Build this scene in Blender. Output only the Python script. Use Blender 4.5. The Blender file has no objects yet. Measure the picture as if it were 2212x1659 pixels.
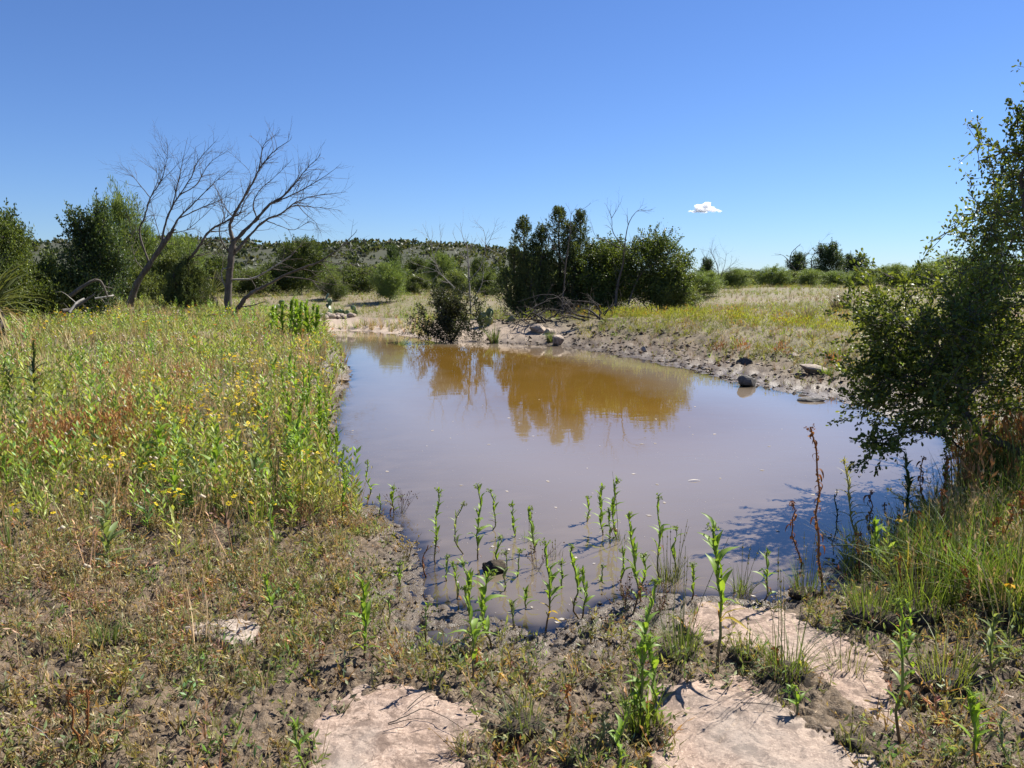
import bpy, math, random
import numpy as np
from mathutils import Vector, Matrix, Euler

R = math.radians
rnd = random.Random(11)
rng = np.random.default_rng(7)
scene = bpy.context.scene
COL = scene.collection

# ------------------------------------------------------------------ camera
CAM_Z, PITCH, LENS = 1.70, 7.66, 27.2
cam_d = bpy.data.cameras.new('camera')
cam_d.lens, cam_d.sensor_width, cam_d.clip_start, cam_d.clip_end = LENS, 36.0, 0.05, 20000.0
cam = bpy.data.objects.new('camera', cam_d)
cam.location = (0, 0, CAM_Z)
cam.rotation_euler = (R(90 - PITCH), 0, 0)
COL.objects.link(cam)
scene.camera = cam

# ------------------------------------------------------------------ sky, sun, exposure
SUN_AZ, SUN_EL = 50.0, 47.0          # degrees right of the view direction (+Y), above the horizon
world = bpy.data.worlds.new('World')
scene.world = world
world.use_nodes = True
wn = world.node_tree
wn.nodes.clear()
sky = wn.nodes.new('ShaderNodeTexSky')
sky.sky_type = 'NISHITA'
sky.sun_disc = False
sky.sun_elevation = R(SUN_EL)
sky.sun_rotation = R(SUN_AZ)
sky.altitude = 300.0
sky.air_density = 1.0
sky.dust_density = 0.0
sky.ozone_density = 2.0
bg = wn.nodes.new('ShaderNodeBackground')
bg.inputs['Strength'].default_value = 0.0575
out = wn.nodes.new('ShaderNodeOutputWorld')
tint = wn.nodes.new('ShaderNodeMix')          # the camera's cool, saturated daylight balance, the same over the whole sky
tint.data_type, tint.blend_type = 'RGBA', 'MULTIPLY'
tint.inputs[0].default_value = 1.0
tint.inputs[7].default_value = (.575, .765, 1.15, 1)
wn.links.new(sky.outputs[0], tint.inputs[6])
wn.links.new(tint.outputs[2], bg.inputs[0])
wn.links.new(bg.outputs[0], out.inputs[0])

sun_d = bpy.data.lights.new('sun', 'SUN')
sun_d.energy = 5.0
sun_d.angle = R(0.53)
sun_d.color = (1.0, 0.95, 0.86)
sun = bpy.data.objects.new('sun', sun_d)
sdir = Vector((math.sin(R(SUN_AZ)) * math.cos(R(SUN_EL)), math.cos(R(SUN_AZ)) * math.cos(R(SUN_EL)), math.sin(R(SUN_EL))))
sun.rotation_euler = sdir.to_track_quat('Z', 'Y').to_euler()
sun.location = sdir * 50
COL.objects.link(sun)

scene.view_settings.view_transform = 'Standard'
scene.view_settings.look = 'None'
scene.view_settings.exposure = 0.98
scene.view_settings.gamma = 1.0
scene.view_settings.use_curve_mapping = False
scene.cycles.max_bounces = 7
scene.cycles.transparent_max_bounces = 6
scene.cycles.diffuse_bounces = 3
scene.cycles.caustics_reflective = False
scene.cycles.caustics_refractive = False
scene.cycles.sample_clamp_indirect = 6.0

# ------------------------------------------------------------------ layout helpers
# places were read off the photograph on a 2212 x 1659 copy of it; a place is turned into a point on the ground once, here
FPX = 2212 * LENS / 36.0
CP, SP = math.cos(R(PITCH)), math.sin(R(PITCH))


def ray(u, v):
    a, b = (u - 1106) / FPX, -(v - 829.5) / FPX
    return np.array([a, CP + b * SP, -SP + b * CP])


def at(u, v, Y):
    d = ray(u, v)
    t = Y / d[1]
    return np.array([d[0] * t, Y, CAM_Z + d[2] * t])


def on_plane(u, v, z=0.0):
    d = ray(u, v)
    t = (z - CAM_Z) / d[2]
    return np.array([d[0] * t, d[1] * t, z])


# ------------------------------------------------------------------ noise
def _hash(ix, iy, seed):
    h = (ix.astype(np.int64) * 374761393 + iy.astype(np.int64) * 668265263 + seed * 1442695041) & 0x7fffffff
    h = ((h ^ (h >> 13)) * 1274126177) & 0x7fffffff
    h = (h ^ (h >> 16)) & 0xffff
    return h / 65535.0


def vnoise(x, y, seed=0):
    x = np.asarray(x, float); y = np.asarray(y, float)
    ix, iy = np.floor(x), np.floor(y)
    fx, fy = x - ix, y - iy
    fx = fx * fx * fx * (fx * (fx * 6 - 15) + 10); fy = fy * fy * fy * (fy * (fy * 6 - 15) + 10)
    a, b = _hash(ix, iy, seed), _hash(ix + 1, iy, seed)
    c, d = _hash(ix, iy + 1, seed), _hash(ix + 1, iy + 1, seed)
    return (a + (b - a) * fx) * (1 - fy) + (c + (d - c) * fx) * fy


def fbm(x, y, seed=0, octs=4, gain=0.5):
    s, a, t = 0.0, 1.0, 0.0
    for o in range(octs):
        s = s + a * vnoise(x * 2 ** o + 17.3 * o, y * 2 ** o - 9.1 * o, seed + o)
        t += a
        a *= gain
    return s / t


def worley(x, y, seed=0):
    """distance to the nearest and second nearest of jittered cell points"""
    x = np.asarray(x, float); y = np.asarray(y, float)
    ix, iy = np.floor(x), np.floor(y)
    f1 = np.full(x.shape, 9.0); f2 = np.full(x.shape, 9.0)
    for dx in (-1, 0, 1):
        for dy in (-1, 0, 1):
            cx, cy = ix + dx, iy + dy
            px = cx + _hash(cx, cy, seed); py = cy + _hash(cx, cy, seed + 77)
            d = np.hypot(px - x, py - y)
            f2 = np.minimum(f2, np.maximum(f1, d))
            f1 = np.minimum(f1, d)
    return f1, f2


def sstep(a, b, x):
    t = np.clip((x - a) / (b - a), 0, 1)
    return t * t * (3 - 2 * t)


def poly_sd(px, py, poly):
    """signed distance to a polygon, negative inside"""
    px = np.asarray(px, float); py = np.asarray(py, float)
    d = np.full(px.shape, 1e9)
    ins = np.zeros(px.shape, bool)
    n = len(poly)
    for i in range(n):
        ax, ay = poly[i]; bx, by = poly[(i + 1) % n]
        ex, ey = bx - ax, by - ay
        wx, wy = px - ax, py - ay
        t = np.clip((wx * ex + wy * ey) / (ex * ex + ey * ey + 1e-12), 0, 1)
        d = np.minimum(d, (wx - t * ex) ** 2 + (wy - t * ey) ** 2)
        c = ((ay > py) != (by > py))
        with np.errstate(divide='ignore', invalid='ignore'):
            xi = ax + (py - ay) / (by - ay if by != ay else 1e-9) * ex
        ins ^= c & (px < xi)
    return np.where(ins, -1, 1) * np.sqrt(d)


def smooth_poly(P, it=2):
    P = np.array(P, float)
    for _ in range(it):
        Q = np.roll(P, -1, 0)
        P = np.stack([P * .75 + Q * .25, P * .25 + Q * .75], 1).reshape(-1, 2)
    return P


# ------------------------------------------------------------------ meshes and objects
def new_mesh(name, V, F, mats, col=None, smooth=True, mi=None, attrs=None):
    """V (n,3); F an (m,3) or (m,4) int array or a list of those"""
    if not isinstance(F, list):
        F = [F]
    F = [np.asarray(f, np.int32) for f in F if len(f)]
    me = bpy.data.meshes.new(name)
    V = np.asarray(V, np.float32)
    me.vertices.add(len(V))
    me.vertices.foreach_set('co', V.ravel())
    loops = np.concatenate([f.ravel() for f in F])
    tot = np.concatenate([np.full(len(f), f.shape[1], np.int32) for f in F])
    start = np.concatenate([[0], np.cumsum(tot)[:-1]]).astype(np.int32)
    me.loops.add(len(loops))
    me.loops.foreach_set('vertex_index', loops)
    me.polygons.add(len(tot))
    me.polygons.foreach_set('loop_start', start)
    me.polygons.foreach_set('loop_total', tot)
    if smooth:
        me.polygons.foreach_set('use_smooth', np.ones(len(tot), bool))
    if mi is not None:
        me.polygons.foreach_set('material_index', np.asarray(mi, np.int32))
    me.update(calc_edges=True)
    if col is not None:
        a = me.color_attributes.new('Col', 'FLOAT_COLOR', 'POINT')
        c = np.ones((len(V), 4), np.float32); c[:, :3] = col
        a.data.foreach_set('color', c.ravel())
    for k, val in (attrs or {}).items():
        a = me.attributes.new(k, 'FLOAT', 'POINT')
        a.data.foreach_set('value', np.asarray(val, np.float32))
    for m in (mats if isinstance(mats, (list, tuple)) else [mats]):
        me.materials.append(m)
    return me


def obj(name, me, parent=None, loc=None):
    o = bpy.data.objects.new(name, me)
    COL.objects.link(o)
    if parent is not None:
        o.parent = parent
    if loc is not None:
        o.location = loc
    return o


def tag(o, label=None, cat=None, group=None, kind=None):
    if label: o['label'] = label
    if cat: o['category'] = cat
    if group: o['group'] = group
    if kind: o['kind'] = kind
    return o


def thing(name, label, cat, loc=(0, 0, 0), group=None, rz=0.0):
    o = bpy.data.objects.new(name, None)
    o.empty_display_size = 0.1
    COL.objects.link(o)
    o.location = loc
    o.rotation_euler = (0, 0, rz)
    return tag(o, label, cat, group)


def copy_tree(o, parent=None):
    c = o.copy()
    COL.objects.link(c)
    c.parent = parent
    for ch in list(o.children):
        copy_tree(ch, c)
    return c


class MB:
    """collects triangles and quads with a colour per vertex"""

    def __init__(self):
        self.V, self.F3, self.F4, self.C, self.n = [], [], [], [], 0

    def add(self, V, F, col=(.1, .1, .1)):
        V = np.asarray(V, float)
        F = np.asarray(F, np.int64)
        if not len(V) or not len(F):
            return
        self.V.append(V)
        (self.F3 if F.shape[1] == 3 else self.F4).append(F + self.n)
        c = np.asarray(col, float)
        self.C.append(np.broadcast_to(c, (len(V), 3)) if c.ndim == 1 else c)
        self.n += len(V)

    def arrays(self):
        V = np.concatenate(self.V)
        F = []
        if self.F3: F.append(np.concatenate(self.F3))
        if self.F4: F.append(np.concatenate(self.F4))
        return V, F, np.concatenate(self.C)

    def mesh(self, name, mats, smooth=True):
        V, F, C = self.arrays()
        return new_mesh(name, V, F, mats, C, smooth)

    def tris(self):
        V, F, C = self.arrays()
        T = []
        for f in F:
            if f.shape[1] == 3: T.append(f)
            else: T += [f[:, [0, 1, 2]], f[:, [0, 2, 3]]]
        return V, np.concatenate(T), C


def tube(P, Rad, k=6, seed=None):
    """tapered tube along a polyline: verts, quads"""
    P = np.asarray(P, float); Rad = np.asarray(Rad, float)
    n = len(P)
    T = np.gradient(P, axis=0)
    T /= np.linalg.norm(T, axis=1)[:, None] + 1e-9
    ref = np.array([.31, .17, .93]) if abs(T[0] @ np.array([.31, .17, .93])) < .9 else np.array([1., 0, 0])
    A = np.cross(T, ref); A /= np.linalg.norm(A, axis=1)[:, None] + 1e-9
    B = np.cross(T, A)
    ang = np.arange(k) * 2 * math.pi / k
    V = P[:, None] + (A[:, None] * np.cos(ang)[None, :, None] + B[:, None] * np.sin(ang)[None, :, None]) * Rad[:, None, None]
    i = np.arange(n - 1)[:, None] * k
    j = np.arange(k)[None]
    F = np.stack([i + j, i + (j + 1) % k, i + k + (j + 1) % k, i + k + j], -1).reshape(-1, 4)
    return V.reshape(-1, 3), F


# ------------------------------------------------------------------ materials
class NT:
    def __init__(self, name):
        self.m = bpy.data.materials.new(name)
        self.m.use_nodes = True
        self.t = self.m.node_tree
        self.t.nodes.clear()
        self.out = self.n('ShaderNodeOutputMaterial')

    def n(self, typ, **kw):
        nd = self.t.nodes.new(typ)
        for k, v in kw.items():
            if k in ('operation', 'blend_type', 'data_type', 'attribute_name', 'feature', 'noise_dimensions', 'interpolation_type', 'distance', 'musgrave_type', 'clamp'):
                setattr(nd, k, v)
            else:
                key = int(k[1:]) if k[0] == 'i' and k[1:].isdigit() else k.replace('_', ' ')
                s = nd.inputs[key]
                if isinstance(v, bpy.types.NodeSocket): self.t.links.new(v, s)
                else: s.default_value = v
        return nd

    def link(self, a, b):
        self.t.links.new(a, b)

    def mix(self, fac, a, b, blend='MIX'):
        nd = self.t.nodes.new('ShaderNodeMix')
        nd.data_type = 'RGBA'
        nd.blend_type = blend
        for k, v in ((0, fac), (6, a), (7, b)):
            if isinstance(v, bpy.types.NodeSocket): self.t.links.new(v, nd.inputs[k])
            else: nd.inputs[k].default_value = v if k == 0 else (*v, 1) if len(v) == 3 else v
        return nd.outputs[2]

    def math(self, op, a, b=0.0, c=None, clamp=False):
        nd = self.t.nodes.new('ShaderNodeMath')
        nd.operation = op
        nd.use_clamp = clamp
        for k, v in enumerate((a, b) if c is None else (a, b, c)):
            if isinstance(v, bpy.types.NodeSocket): self.t.links.new(v, nd.inputs[k])
            else: nd.inputs[k].default_value = v
        return nd.outputs[0]

    def ramp(self, fac, stops):
        nd = self.t.nodes.new('ShaderNodeValToRGB')
        self.t.links.new(fac, nd.inputs[0])
        e = nd.color_ramp.elements
        while len(e) < len(stops): e.new(0.5)
        for k, (p, c) in enumerate(stops):
            e[k].position = p
            e[k].color = (*c, 1) if not isinstance(c, (int, float)) else (c, c, c, 1)
        return nd.outputs[0]

    def noise(self, scale, detail=4, rough=.6, vec=None, dist=0.0):
        nd = self.n('ShaderNodeTexNoise', Scale=scale, Detail=detail, Roughness=rough, Distortion=dist)
        self.link(vec if vec is not None else self.objco(), nd.inputs['Vector'])
        return nd.outputs[0]

    def objco(self):
        if not hasattr(self, '_co'):
            self._co = self.n('ShaderNodeNewGeometry').outputs['Position']
        return self._co

    def attr(self, name):
        return self.n('ShaderNodeAttribute', attribute_name=name)

    def principled(self, **kw):
        return self.n('ShaderNodeBsdfPrincipled', **kw)

    def bump(self, h, strength=.4, dist=.02):
        return self.n('ShaderNodeBump', Strength=strength, Distance=dist, Height=h).outputs[0]

    def finish(self, sh):
        self.link(sh, self.out.inputs[0])
        return self.m


def leaf_material(name, rough=.5, spec=.4, trans=.35, var=.35, tcol=(1.25, 1.2, .55)):
    """leaf tissue: colour from the mesh, varied from leaf to leaf, lit from both sides"""
    t = NT(name)
    col = t.attr('Col').outputs['Color']
    isl = t.n('ShaderNodeNewGeometry').outputs['Random Per Island']
    f = t.math('MULTIPLY_ADD', isl, 2 * var, 1 - var)
    c = t.n('ShaderNodeVectorMath', operation='SCALE')
    t.link(col, c.inputs[0]); t.link(f, c.inputs['Scale'])
    p = t.principled(Roughness=rough)
    t.link(c.outputs[0], p.inputs['Base Color'])
    p.inputs['Specular IOR Level'].default_value = spec
    tc = t.mix(1.0, c.outputs[0], tcol, 'MULTIPLY')
    tr = t.n('ShaderNodeBsdfTranslucent', Color=tc)
    mx = t.n('ShaderNodeMixShader')
    mx.inputs[0].default_value = trans
    t.link(p.outputs[0], mx.inputs[1]); t.link(tr.outputs[0], mx.inputs[2])
    return t.finish(mx.outputs[0])


def bark_material(name, a, b, scale=30.0, rough=.85, bump=.5):
    t = NT(name)
    tc = t.n('ShaderNodeTexCoord').outputs['Object']
    mp = t.n('ShaderNodeMapping', Scale=(1, 1, .25))
    t.link(tc, mp.inputs[0])
    n1 = t.noise(scale, 5, .65, mp.outputs[0])
    n2 = t.noise(scale * .12, 3, .6, tc)
    c = t.mix(t.ramp(n1, [(.35, 0.), (.65, 1.)]), a, b)
    c = t.mix(t.ramp(n2, [(.35, 0.), (.7, .6)]), c, tuple(x * .6 for x in a))
    p = t.principled(Base_Color=c, Roughness=rough)
    p.inputs['Specular IOR Level'].default_value = .25
    t.link(t.bump(n1, bump, .01), p.inputs['Normal'])
    return t.finish(p.outputs[0])


M_LEAF = leaf_material('leaf_tissue', trans=.42)
M_OAK = leaf_material('oak_leaf', rough=.46, spec=.35, trans=.40, var=.4)
M_NEEDLE = leaf_material('juniper_spray', rough=.6, spec=.3, trans=.30, var=.35)
M_DRY = leaf_material('dry_tissue', rough=.75, spec=.2, trans=.25, var=.3, tcol=(1.1, .95, .75))
M_PETAL = leaf_material('petal', rough=.6, spec=.2, trans=.35, var=.15, tcol=(1.1, 1.0, .6))
M_BARK = bark_material('grey_bark', (.075, .062, .05), (.17, .15, .125), 22)
M_BARK_DARK = bark_material('dark_bark', (.035, .03, .026), (.10, .085, .07), 25)
M_DEADWOOD = bark_material('bleached_dead_wood', (.075, .060, .048), (.19, .16, .13), 18, .8, .6)
M_PALEWOOD = bark_material('pale_dead_wood', (.26, .235, .20), (.42, .39, .34), 18, .8, .3)
M_STEM = leaf_material('green_stem', rough=.5, spec=.35, trans=.12, var=.1)

# ================================================================== THE GROUND AND THE POND
POND_PX = [(700, 712), (716, 745), (752, 795), (748, 830), (722, 870), (708, 905), (708, 950), (722, 1000), (736, 1050), (748, 1088),
           (790, 1100), (832, 1125), (872, 1168), (906, 1208), (930, 1238), (915, 1268), (960, 1305), (1000, 1332), (1075, 1356),
           (1150, 1378), (1245, 1362), (1300, 1342), (1325, 1312), (1400, 1287), (1480, 1296), (1540, 1290), (1625, 1293), (1700, 1278),
           (1765, 1245), (1835, 1205), (1905, 1180), (2000, 1150), (2060, 1085), (2100, 1010), (2050, 948), (1945, 902), (1835, 872),
           (1700, 846), (1600, 830), (1520, 808), (1440, 790), (1330, 766), (1230, 749), (1100, 742), (1000, 739), (920, 735),
           (880, 725), (800, 716)]
POND = smooth_poly([on_plane(u, v)[:2] for u, v in POND_PX], 1)

# z of the land away from the water (x, y, z)
LAND = np.array([
    (0, 0, .14), (0, 2.4, .10), (-1.5, 3, .11), (-3, 3, .16), (1.5, 3, .10), (3, 3, .15), (-1.0, 4.2, .07), (-2.4, 4.6, .16), (-4, 5, .28),
    (-1.8, 6, .2), (-3, 7, .36), (-6, 8, .50), (-3.2, 10, .42), (-3.5, 14, .46), (-8, 15, .66), (-6, 20, .60), (-8.7, 22, .70), (-12, 24, .88),
    (-20, 25, 1.0), (-14, 14, .8), (-6, 26, .35), (-7, 32, .35), (-3, 30, .28), (1, 30, .30), (5, 27, .60), (8, 24, .75), (10, 20, .78), (7, 16, .56),
    (12, 14, .80), (20, 30, 1.22), (-10, 45, .80), (0, 60, 1.02), (30, 60, 1.5), (60, 100, 1.55), (-60, 80, 1.4), (0, 150, 1.45), (10, 40, 1.05), (16, 45, 1.25), (-3, 40, .7), (6, 10, .42),
    (8, 7, .42), (4.5, 5, .22), (5, 3, .22), (120, 300, 1.55), (-120, 300, 1.5), (0, 600, 1.5), (0, 1500, 1.5), (0, -20, .3), (30, -20, .5), (-30, -20, .8), (40, 15, 1.3), (16, 20, 1.0)])
# how wide the slope from the water up to the land is
SLOPE = np.array([(0, 3.7, .9), (-1, 5, .5), (-2.5, 8, .3), (-3.2, 14, .35), (-6, 24, .5), (-3, 26, 2.4), (1, 24, 2.6), (3, 21, 3.4), (4.3, 14, 4.6),
                  (5, 10.5, 3.6), (4.6, 6.2, .9), (2.5, 4, .5)])


def idw(x, y, P, p=1.6, soft=.3):
    num = np.zeros(np.shape(x)); den = np.zeros(np.shape(x))
    for a, b, c in P:
        w = 1.0 / ((x - a) ** 2 + (y - b) ** 2 + soft) ** p
        num += w * c; den += w
    return num / den


SLAB_PX = {
    'a': [(668, 1565), (700, 1537), (742, 1512), (790, 1482), (850, 1465), (905, 1474), (960, 1490), (1012, 1516), (1044, 1558), (1040, 1588),
          (1012, 1602), (1018, 1640), (1060, 1670), (1075, 1730), (1000, 1800), (800, 1830), (640, 1790), (640, 1690), (672, 1610)],
    'b': [(1408, 1500), (1452, 1470), (1505, 1463), (1560, 1470), (1612, 1456), (1652, 1492), (1692, 1532), (1745, 1562), (1800, 1582),
          (1852, 1610), (1890, 1642), (1930, 1710), (1900, 1800), (1500, 1840), (1380, 1760), (1396, 1660), (1430, 1600), (1422, 1550)],
    'c': [(1488, 1312), (1530, 1288), (1600, 1297), (1680, 1306), (1752, 1326), (1832, 1370), (1900, 1408), (1932, 1450), (1948, 1500),
          (1990, 1560), (1950, 1590), (1890, 1560), (1840, 1520), (1800, 1490), (1745, 1440), (1640, 1410), (1560, 1384), (1500, 1352)],
    'd': [(408, 1352), (452, 1336), (520, 1345), (546, 1362), (532, 1382), (496, 1393), (450, 1378), (420, 1370)],
}
SLABS = {k: smooth_poly([on_plane(u, v, .12)[:2] for u, v in P], 1) for k, P in SLAB_PX.items()}


def pond_sd(x, y):
    # the shoreline wanders a little; more at the front mud
    j = (fbm(x * 2.2, y * 2.2, 31, 4) - .5) * .5 + (fbm(x * 9, y * 9, 37, 2) - .5) * .10
    far = sstep(4, 16, y)
    return poly_sd(x, y, POND) + j * (.55 + .5 * far)


def masks(x, y, sd):
    """mud: bare mud near the water and in front; sand: pale rock flats at the far end"""
    front = (1 - sstep(4.6, 6.2, y + .6 * (fbm(x * .8, y * .8, 5, 3) - .5))) * sstep(-6, -2.5, x)
    side = 1 - sstep(.9, 2.9, sd + 1.2 * (fbm(x * .7, y * .7, 6, 3) - .5))
    left = (x < -1.5 - .12 * y + 0 * x) & (y > 5.2) & (y < 25)
    side = np.where(left, 1 - sstep(.15, .6, sd), side)
    mud = np.clip(np.maximum(front, side), 0, 1)
    sand = sstep(20.5, 22.5, y) * (1 - sstep(1.0, 2.6, sd + .8 * (fbm(x * .6, y * .9, 8, 3) - .5))) * (1 - sstep(2.2, 3.4, x))
    return mud, sand


def height(x, y, fine=True):
    x = np.asarray(x, float); y = np.asarray(y, float)
    sd = pond_sd(x, y)
    base = idw(x, y, LAND)
    w = idw(x, y, SLOPE, 2.0, .1)
    up = .004 + (base - .004) * sstep(0, 1, sd / w)
    dn = -(.07 + .38 * sstep(5.0, 14, y)) * sstep(-.1, 3.5, -sd) - .04 * sstep(0, .22, -sd) + .003      # a shallow shelf in front, deeper at the back
    z = np.where(sd > 0, up, dn)
    if fine:
        r = np.hypot(x, y)
        mud, sand = masks(x, y, sd)
        clod = mud * (1 - sand) * (sd > -1.2)
        amp = clod * (1 - .6 * sstep(4, 14, r)) * (1 - .72 * sstep(.10, -.06, sd))
        f1, f2 = worley(x * 9 + .6 * fbm(x * 9, y * 9, 3, 2), y * 9, 12)
        g1, g2 = worley(x * 24, y * 24 + .5 * fbm(x * 20, y * 20, 4, 2), 13)
        lump = .6 * np.clip(f2 - f1, 0, .6) + .38 * np.clip(g2 - g1, 0, .6)
        hole = sstep(.58, .74, fbm(x * 4.5, y * 4.5, 21, 4))
        z = z + amp * ((lump - .18) * .042 - hole * .034 + (fbm(x * 34, y * 34, 23, 3) - .5) * .042)
        z = z + (1 - mud) * (fbm(x * .9, y * .9, 41, 4) - .5) * .12 * sstep(.2, 2, sd) * (1 - sstep(60, 120, r))
        # farther mud: bigger crusty plates with dark gaps
        h1, h2 = worley(x * 2.6, y * 3.4, 14)
        z = z + clod * sstep(8, 12, r) * ((np.clip(h2 - h1, 0, .5) - .2) * .12 + (fbm(x * 6, y * 6, 24, 3) - .5) * .10) * sstep(-.05, .5, sd)
        k1, k2 = worley(x * .9 + .3 * fbm(x, y, 2, 2), y * 1.7, 15)
        z = z - sand * (1 - sstep(.03, .10, k2 - k1)) * .05 + sand * (fbm(x * 3, y * 3, 26, 3) - .5) * .05
    for k, P in SLABS.items():
        bb0, bb1 = P.min(0) - .2, P.max(0) + .2
        m = (x > bb0[0]) & (x < bb1[0]) & (y > bb0[1]) & (y < bb1[1])
        if np.any(m):
            s = poly_sd(x[m], y[m], P)
            z[m] = z[m] - .07 * sstep(-.02, -.09, s)
    return z


def hz(x, y):
    return float(height(np.array([x]), np.array([y]))[0])


def ground_pt(u, v):
    """where the line of sight of a place in the photograph meets the ground"""
    d = ray(u, v)
    t = np.geomspace(1.5, 300, 420)
    X, Y, Z = d[0] * t, d[1] * t, CAM_Z + d[2] * t
    g = Z - np.maximum(height(X, Y, False), -.02)
    k = np.argmax(g < 0)
    if g[k] >= 0:
        k = len(t) - 1
    f = g[k - 1] / (g[k - 1] - g[k]) if k else 0
    tt = t[k - 1] + f * (t[k] - t[k - 1])
    x, y = d[0] * tt, d[1] * tt
    return np.array([x, y, hz(x, y)])


def build_ground():
    th = np.concatenate([np.linspace(-180, -54, 26)[:-1], np.linspace(-54, -44, 14)[:-1], np.linspace(-44, 44, 490), np.linspace(44, 54, 14)[1:], np.linspace(54, 180, 26)[1:-1]])
    th = np.radians(th)
    r = np.concatenate([[.02, .3, .6, .9, 1.2, 1.45, 1.65, 1.8, 1.9], np.geomspace(2.0, 6.2, 215)[:-1], np.geomspace(6.2, 30, 130)[:-1], np.geomspace(30, 2600, 80)])
    T, RR = np.meshgrid(th, r)
    X, Y = (RR * np.sin(T)).ravel(), (RR * np.cos(T)).ravel()
    Z = np.empty_like(X)
    for s in range(0, len(X), 60000):
        Z[s:s + 60000] = height(X[s:s + 60000], Y[s:s + 60000])
    nt, nr = len(th), len(r)
    i = np.arange(nr - 1)[:, None] * nt
    j = np.arange(nt)[None]
    jn = (j + 1) % nt
    F = np.stack([i + j, i + nt + j, i + nt + jn, i + jn], -1).reshape(-1, 4)[:, ::-1]
    sd = pond_sd(X, Y)
    mud, sand = masks(X, Y, sd)
    wet = 1 - sstep(.01, .07, Z) 
    wet = np.maximum(wet, (1 - sstep(.2, 1.6, sd)) * sstep(6, 9, Y) * mud * .75)
    return np.stack([X, Y, Z], 1), F, mud, sand, wet


def mud_material():
    t = NT('creekside_ground')
    mud, sand, wet = t.attr('mud').outputs['Fac'], t.attr('sand').outputs['Fac'], t.attr('wet').outputs['Fac']
    n1 = t.noise(2.3, 6, .65)
    n2 = t.noise(26, 5, .7)
    n3 = t.noise(120, 3, .7)
    n4 = t.noise(.35, 4, .6)
    c_mud = t.mix(t.ramp(n1, [(.3, 0.), (.7, 1.)]), (.130, .090, .054), (.20, .142, .090))
    c_mud = t.mix(t.ramp(n2, [(.38, 0.), (.62, 1.)]), c_mud, (.072, .052, .033))
    c_mud = t.mix(t.ramp(n3, [(.52, 0.), (.72, .75)]), c_mud, (.30, .24, .18))
    c_soil = t.mix(t.ramp(n2, [(.35, 0.), (.65, 1.)]), (.17, .13, .08), (.24, .19, .12))
    c_soil = t.mix(t.ramp(n4, [(.4, 0.), (.6, .6)]), c_soil, (.13, .125, .05))
    c_sand = t.mix(t.ramp(n1, [(.3, 0.), (.7, 1.)]), (.36, .28, .21), (.44, .35, .27))
    c_sand = t.mix(t.ramp(n2, [(.5, 0.), (.75, .5)]), c_sand, (.27, .19, .14))
    c = t.mix(mud, c_soil, c_mud)
    c = t.mix(sand, c, c_sand)
    w2 = t.math('MULTIPLY', wet, t.math('SUBTRACT', 1.0, t.math('MULTIPLY', sand, .8)))
    c = t.mix(t.math('MULTIPLY', w2, .38), c, (.05, .04, .03))
    rough = t.math('MULTIPLY_ADD', w2, -.50, .88)
    rough = t.math('ADD', rough, t.math('MULTIPLY', t.math('SUBTRACT', n2, .5), .3), clamp=True)
    p = t.principled(Base_Color=c, Roughness=rough)
    p.inputs['Specular IOR Level'].default_value = .45
    h = t.math('ADD', t.math('MULTIPLY', n2, 1.0), t.math('MULTIPLY', n3, .35))
    t.link(t.bump(h, .85, .018), p.inputs['Normal'])
    return t.finish(p.outputs[0])


V, F, a_mud, a_sand, a_wet = build_ground()
ground = tag(obj('ground', new_mesh('ground', V, F, mud_material(), attrs={'mud': a_mud, 'sand': a_sand, 'wet': a_wet})),
             'mud flats and grassy creek banks around the pond', kind='structure')


def water_material():
    t = NT('muddy_water')
    dep = t.attr('depth').outputs['Fac']
    murk = t.math('SUBTRACT', 1.0, t.math('POWER', 2.718, t.math('MULTIPLY', dep, -26.0)), clamp=True)
    n = t.noise(.55, 4, .6)
    silt = t.mix(t.ramp(n, [(.35, 0.), (.65, 1.)]), (.160, .088, .014), (.185, .102, .020))
    # stirred-up silt is paler in the shallows
    silt = t.mix(t.ramp(dep, [(0.0, .9), (.10, .85), (.30, 0.)]), silt, (.24, .195, .15))
    df = t.n('ShaderNodeBsdfDiffuse', Color=silt)
    tr = t.n('ShaderNodeBsdfTransparent', Color=(.80, .68, .50, 1))
    body = t.n('ShaderNodeMixShader', i0=murk)
    t.link(tr.outputs[0], body.inputs[1]); t.link(df.outputs[0], body.inputs[2])
    mp = t.n('ShaderNodeMapping', Scale=(1.0, 1.7, 1))
    t.link(t.objco(), mp.inputs[0])
    r1 = t.noise(2.2, 3, .5, mp.outputs[0], .6)
    r2 = t.noise(11, 2, .5, mp.outputs[0])
    h = t.math('ADD', t.math('MULTIPLY', r1, 1.0), t.math('MULTIPLY', r2, .12))
    nrm = t.bump(h, .065, .02)
    gl = t.n('ShaderNodeBsdfGlossy', Color=(1, 1, 1, 1), Roughness=.012)
    t.link(nrm, gl.inputs['Normal'])
    fr = t.n('ShaderNodeFresnel', IOR=1.56)
    t.link(nrm, fr.inputs['Normal'])
    mx = t.n('ShaderNodeMixShader', i0=fr.outputs[0])
    t.link(body.outputs[0], mx.inputs[1]); t.link(gl.outputs[0], mx.inputs[2])
    return t.finish(mx.outputs[0])


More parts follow.
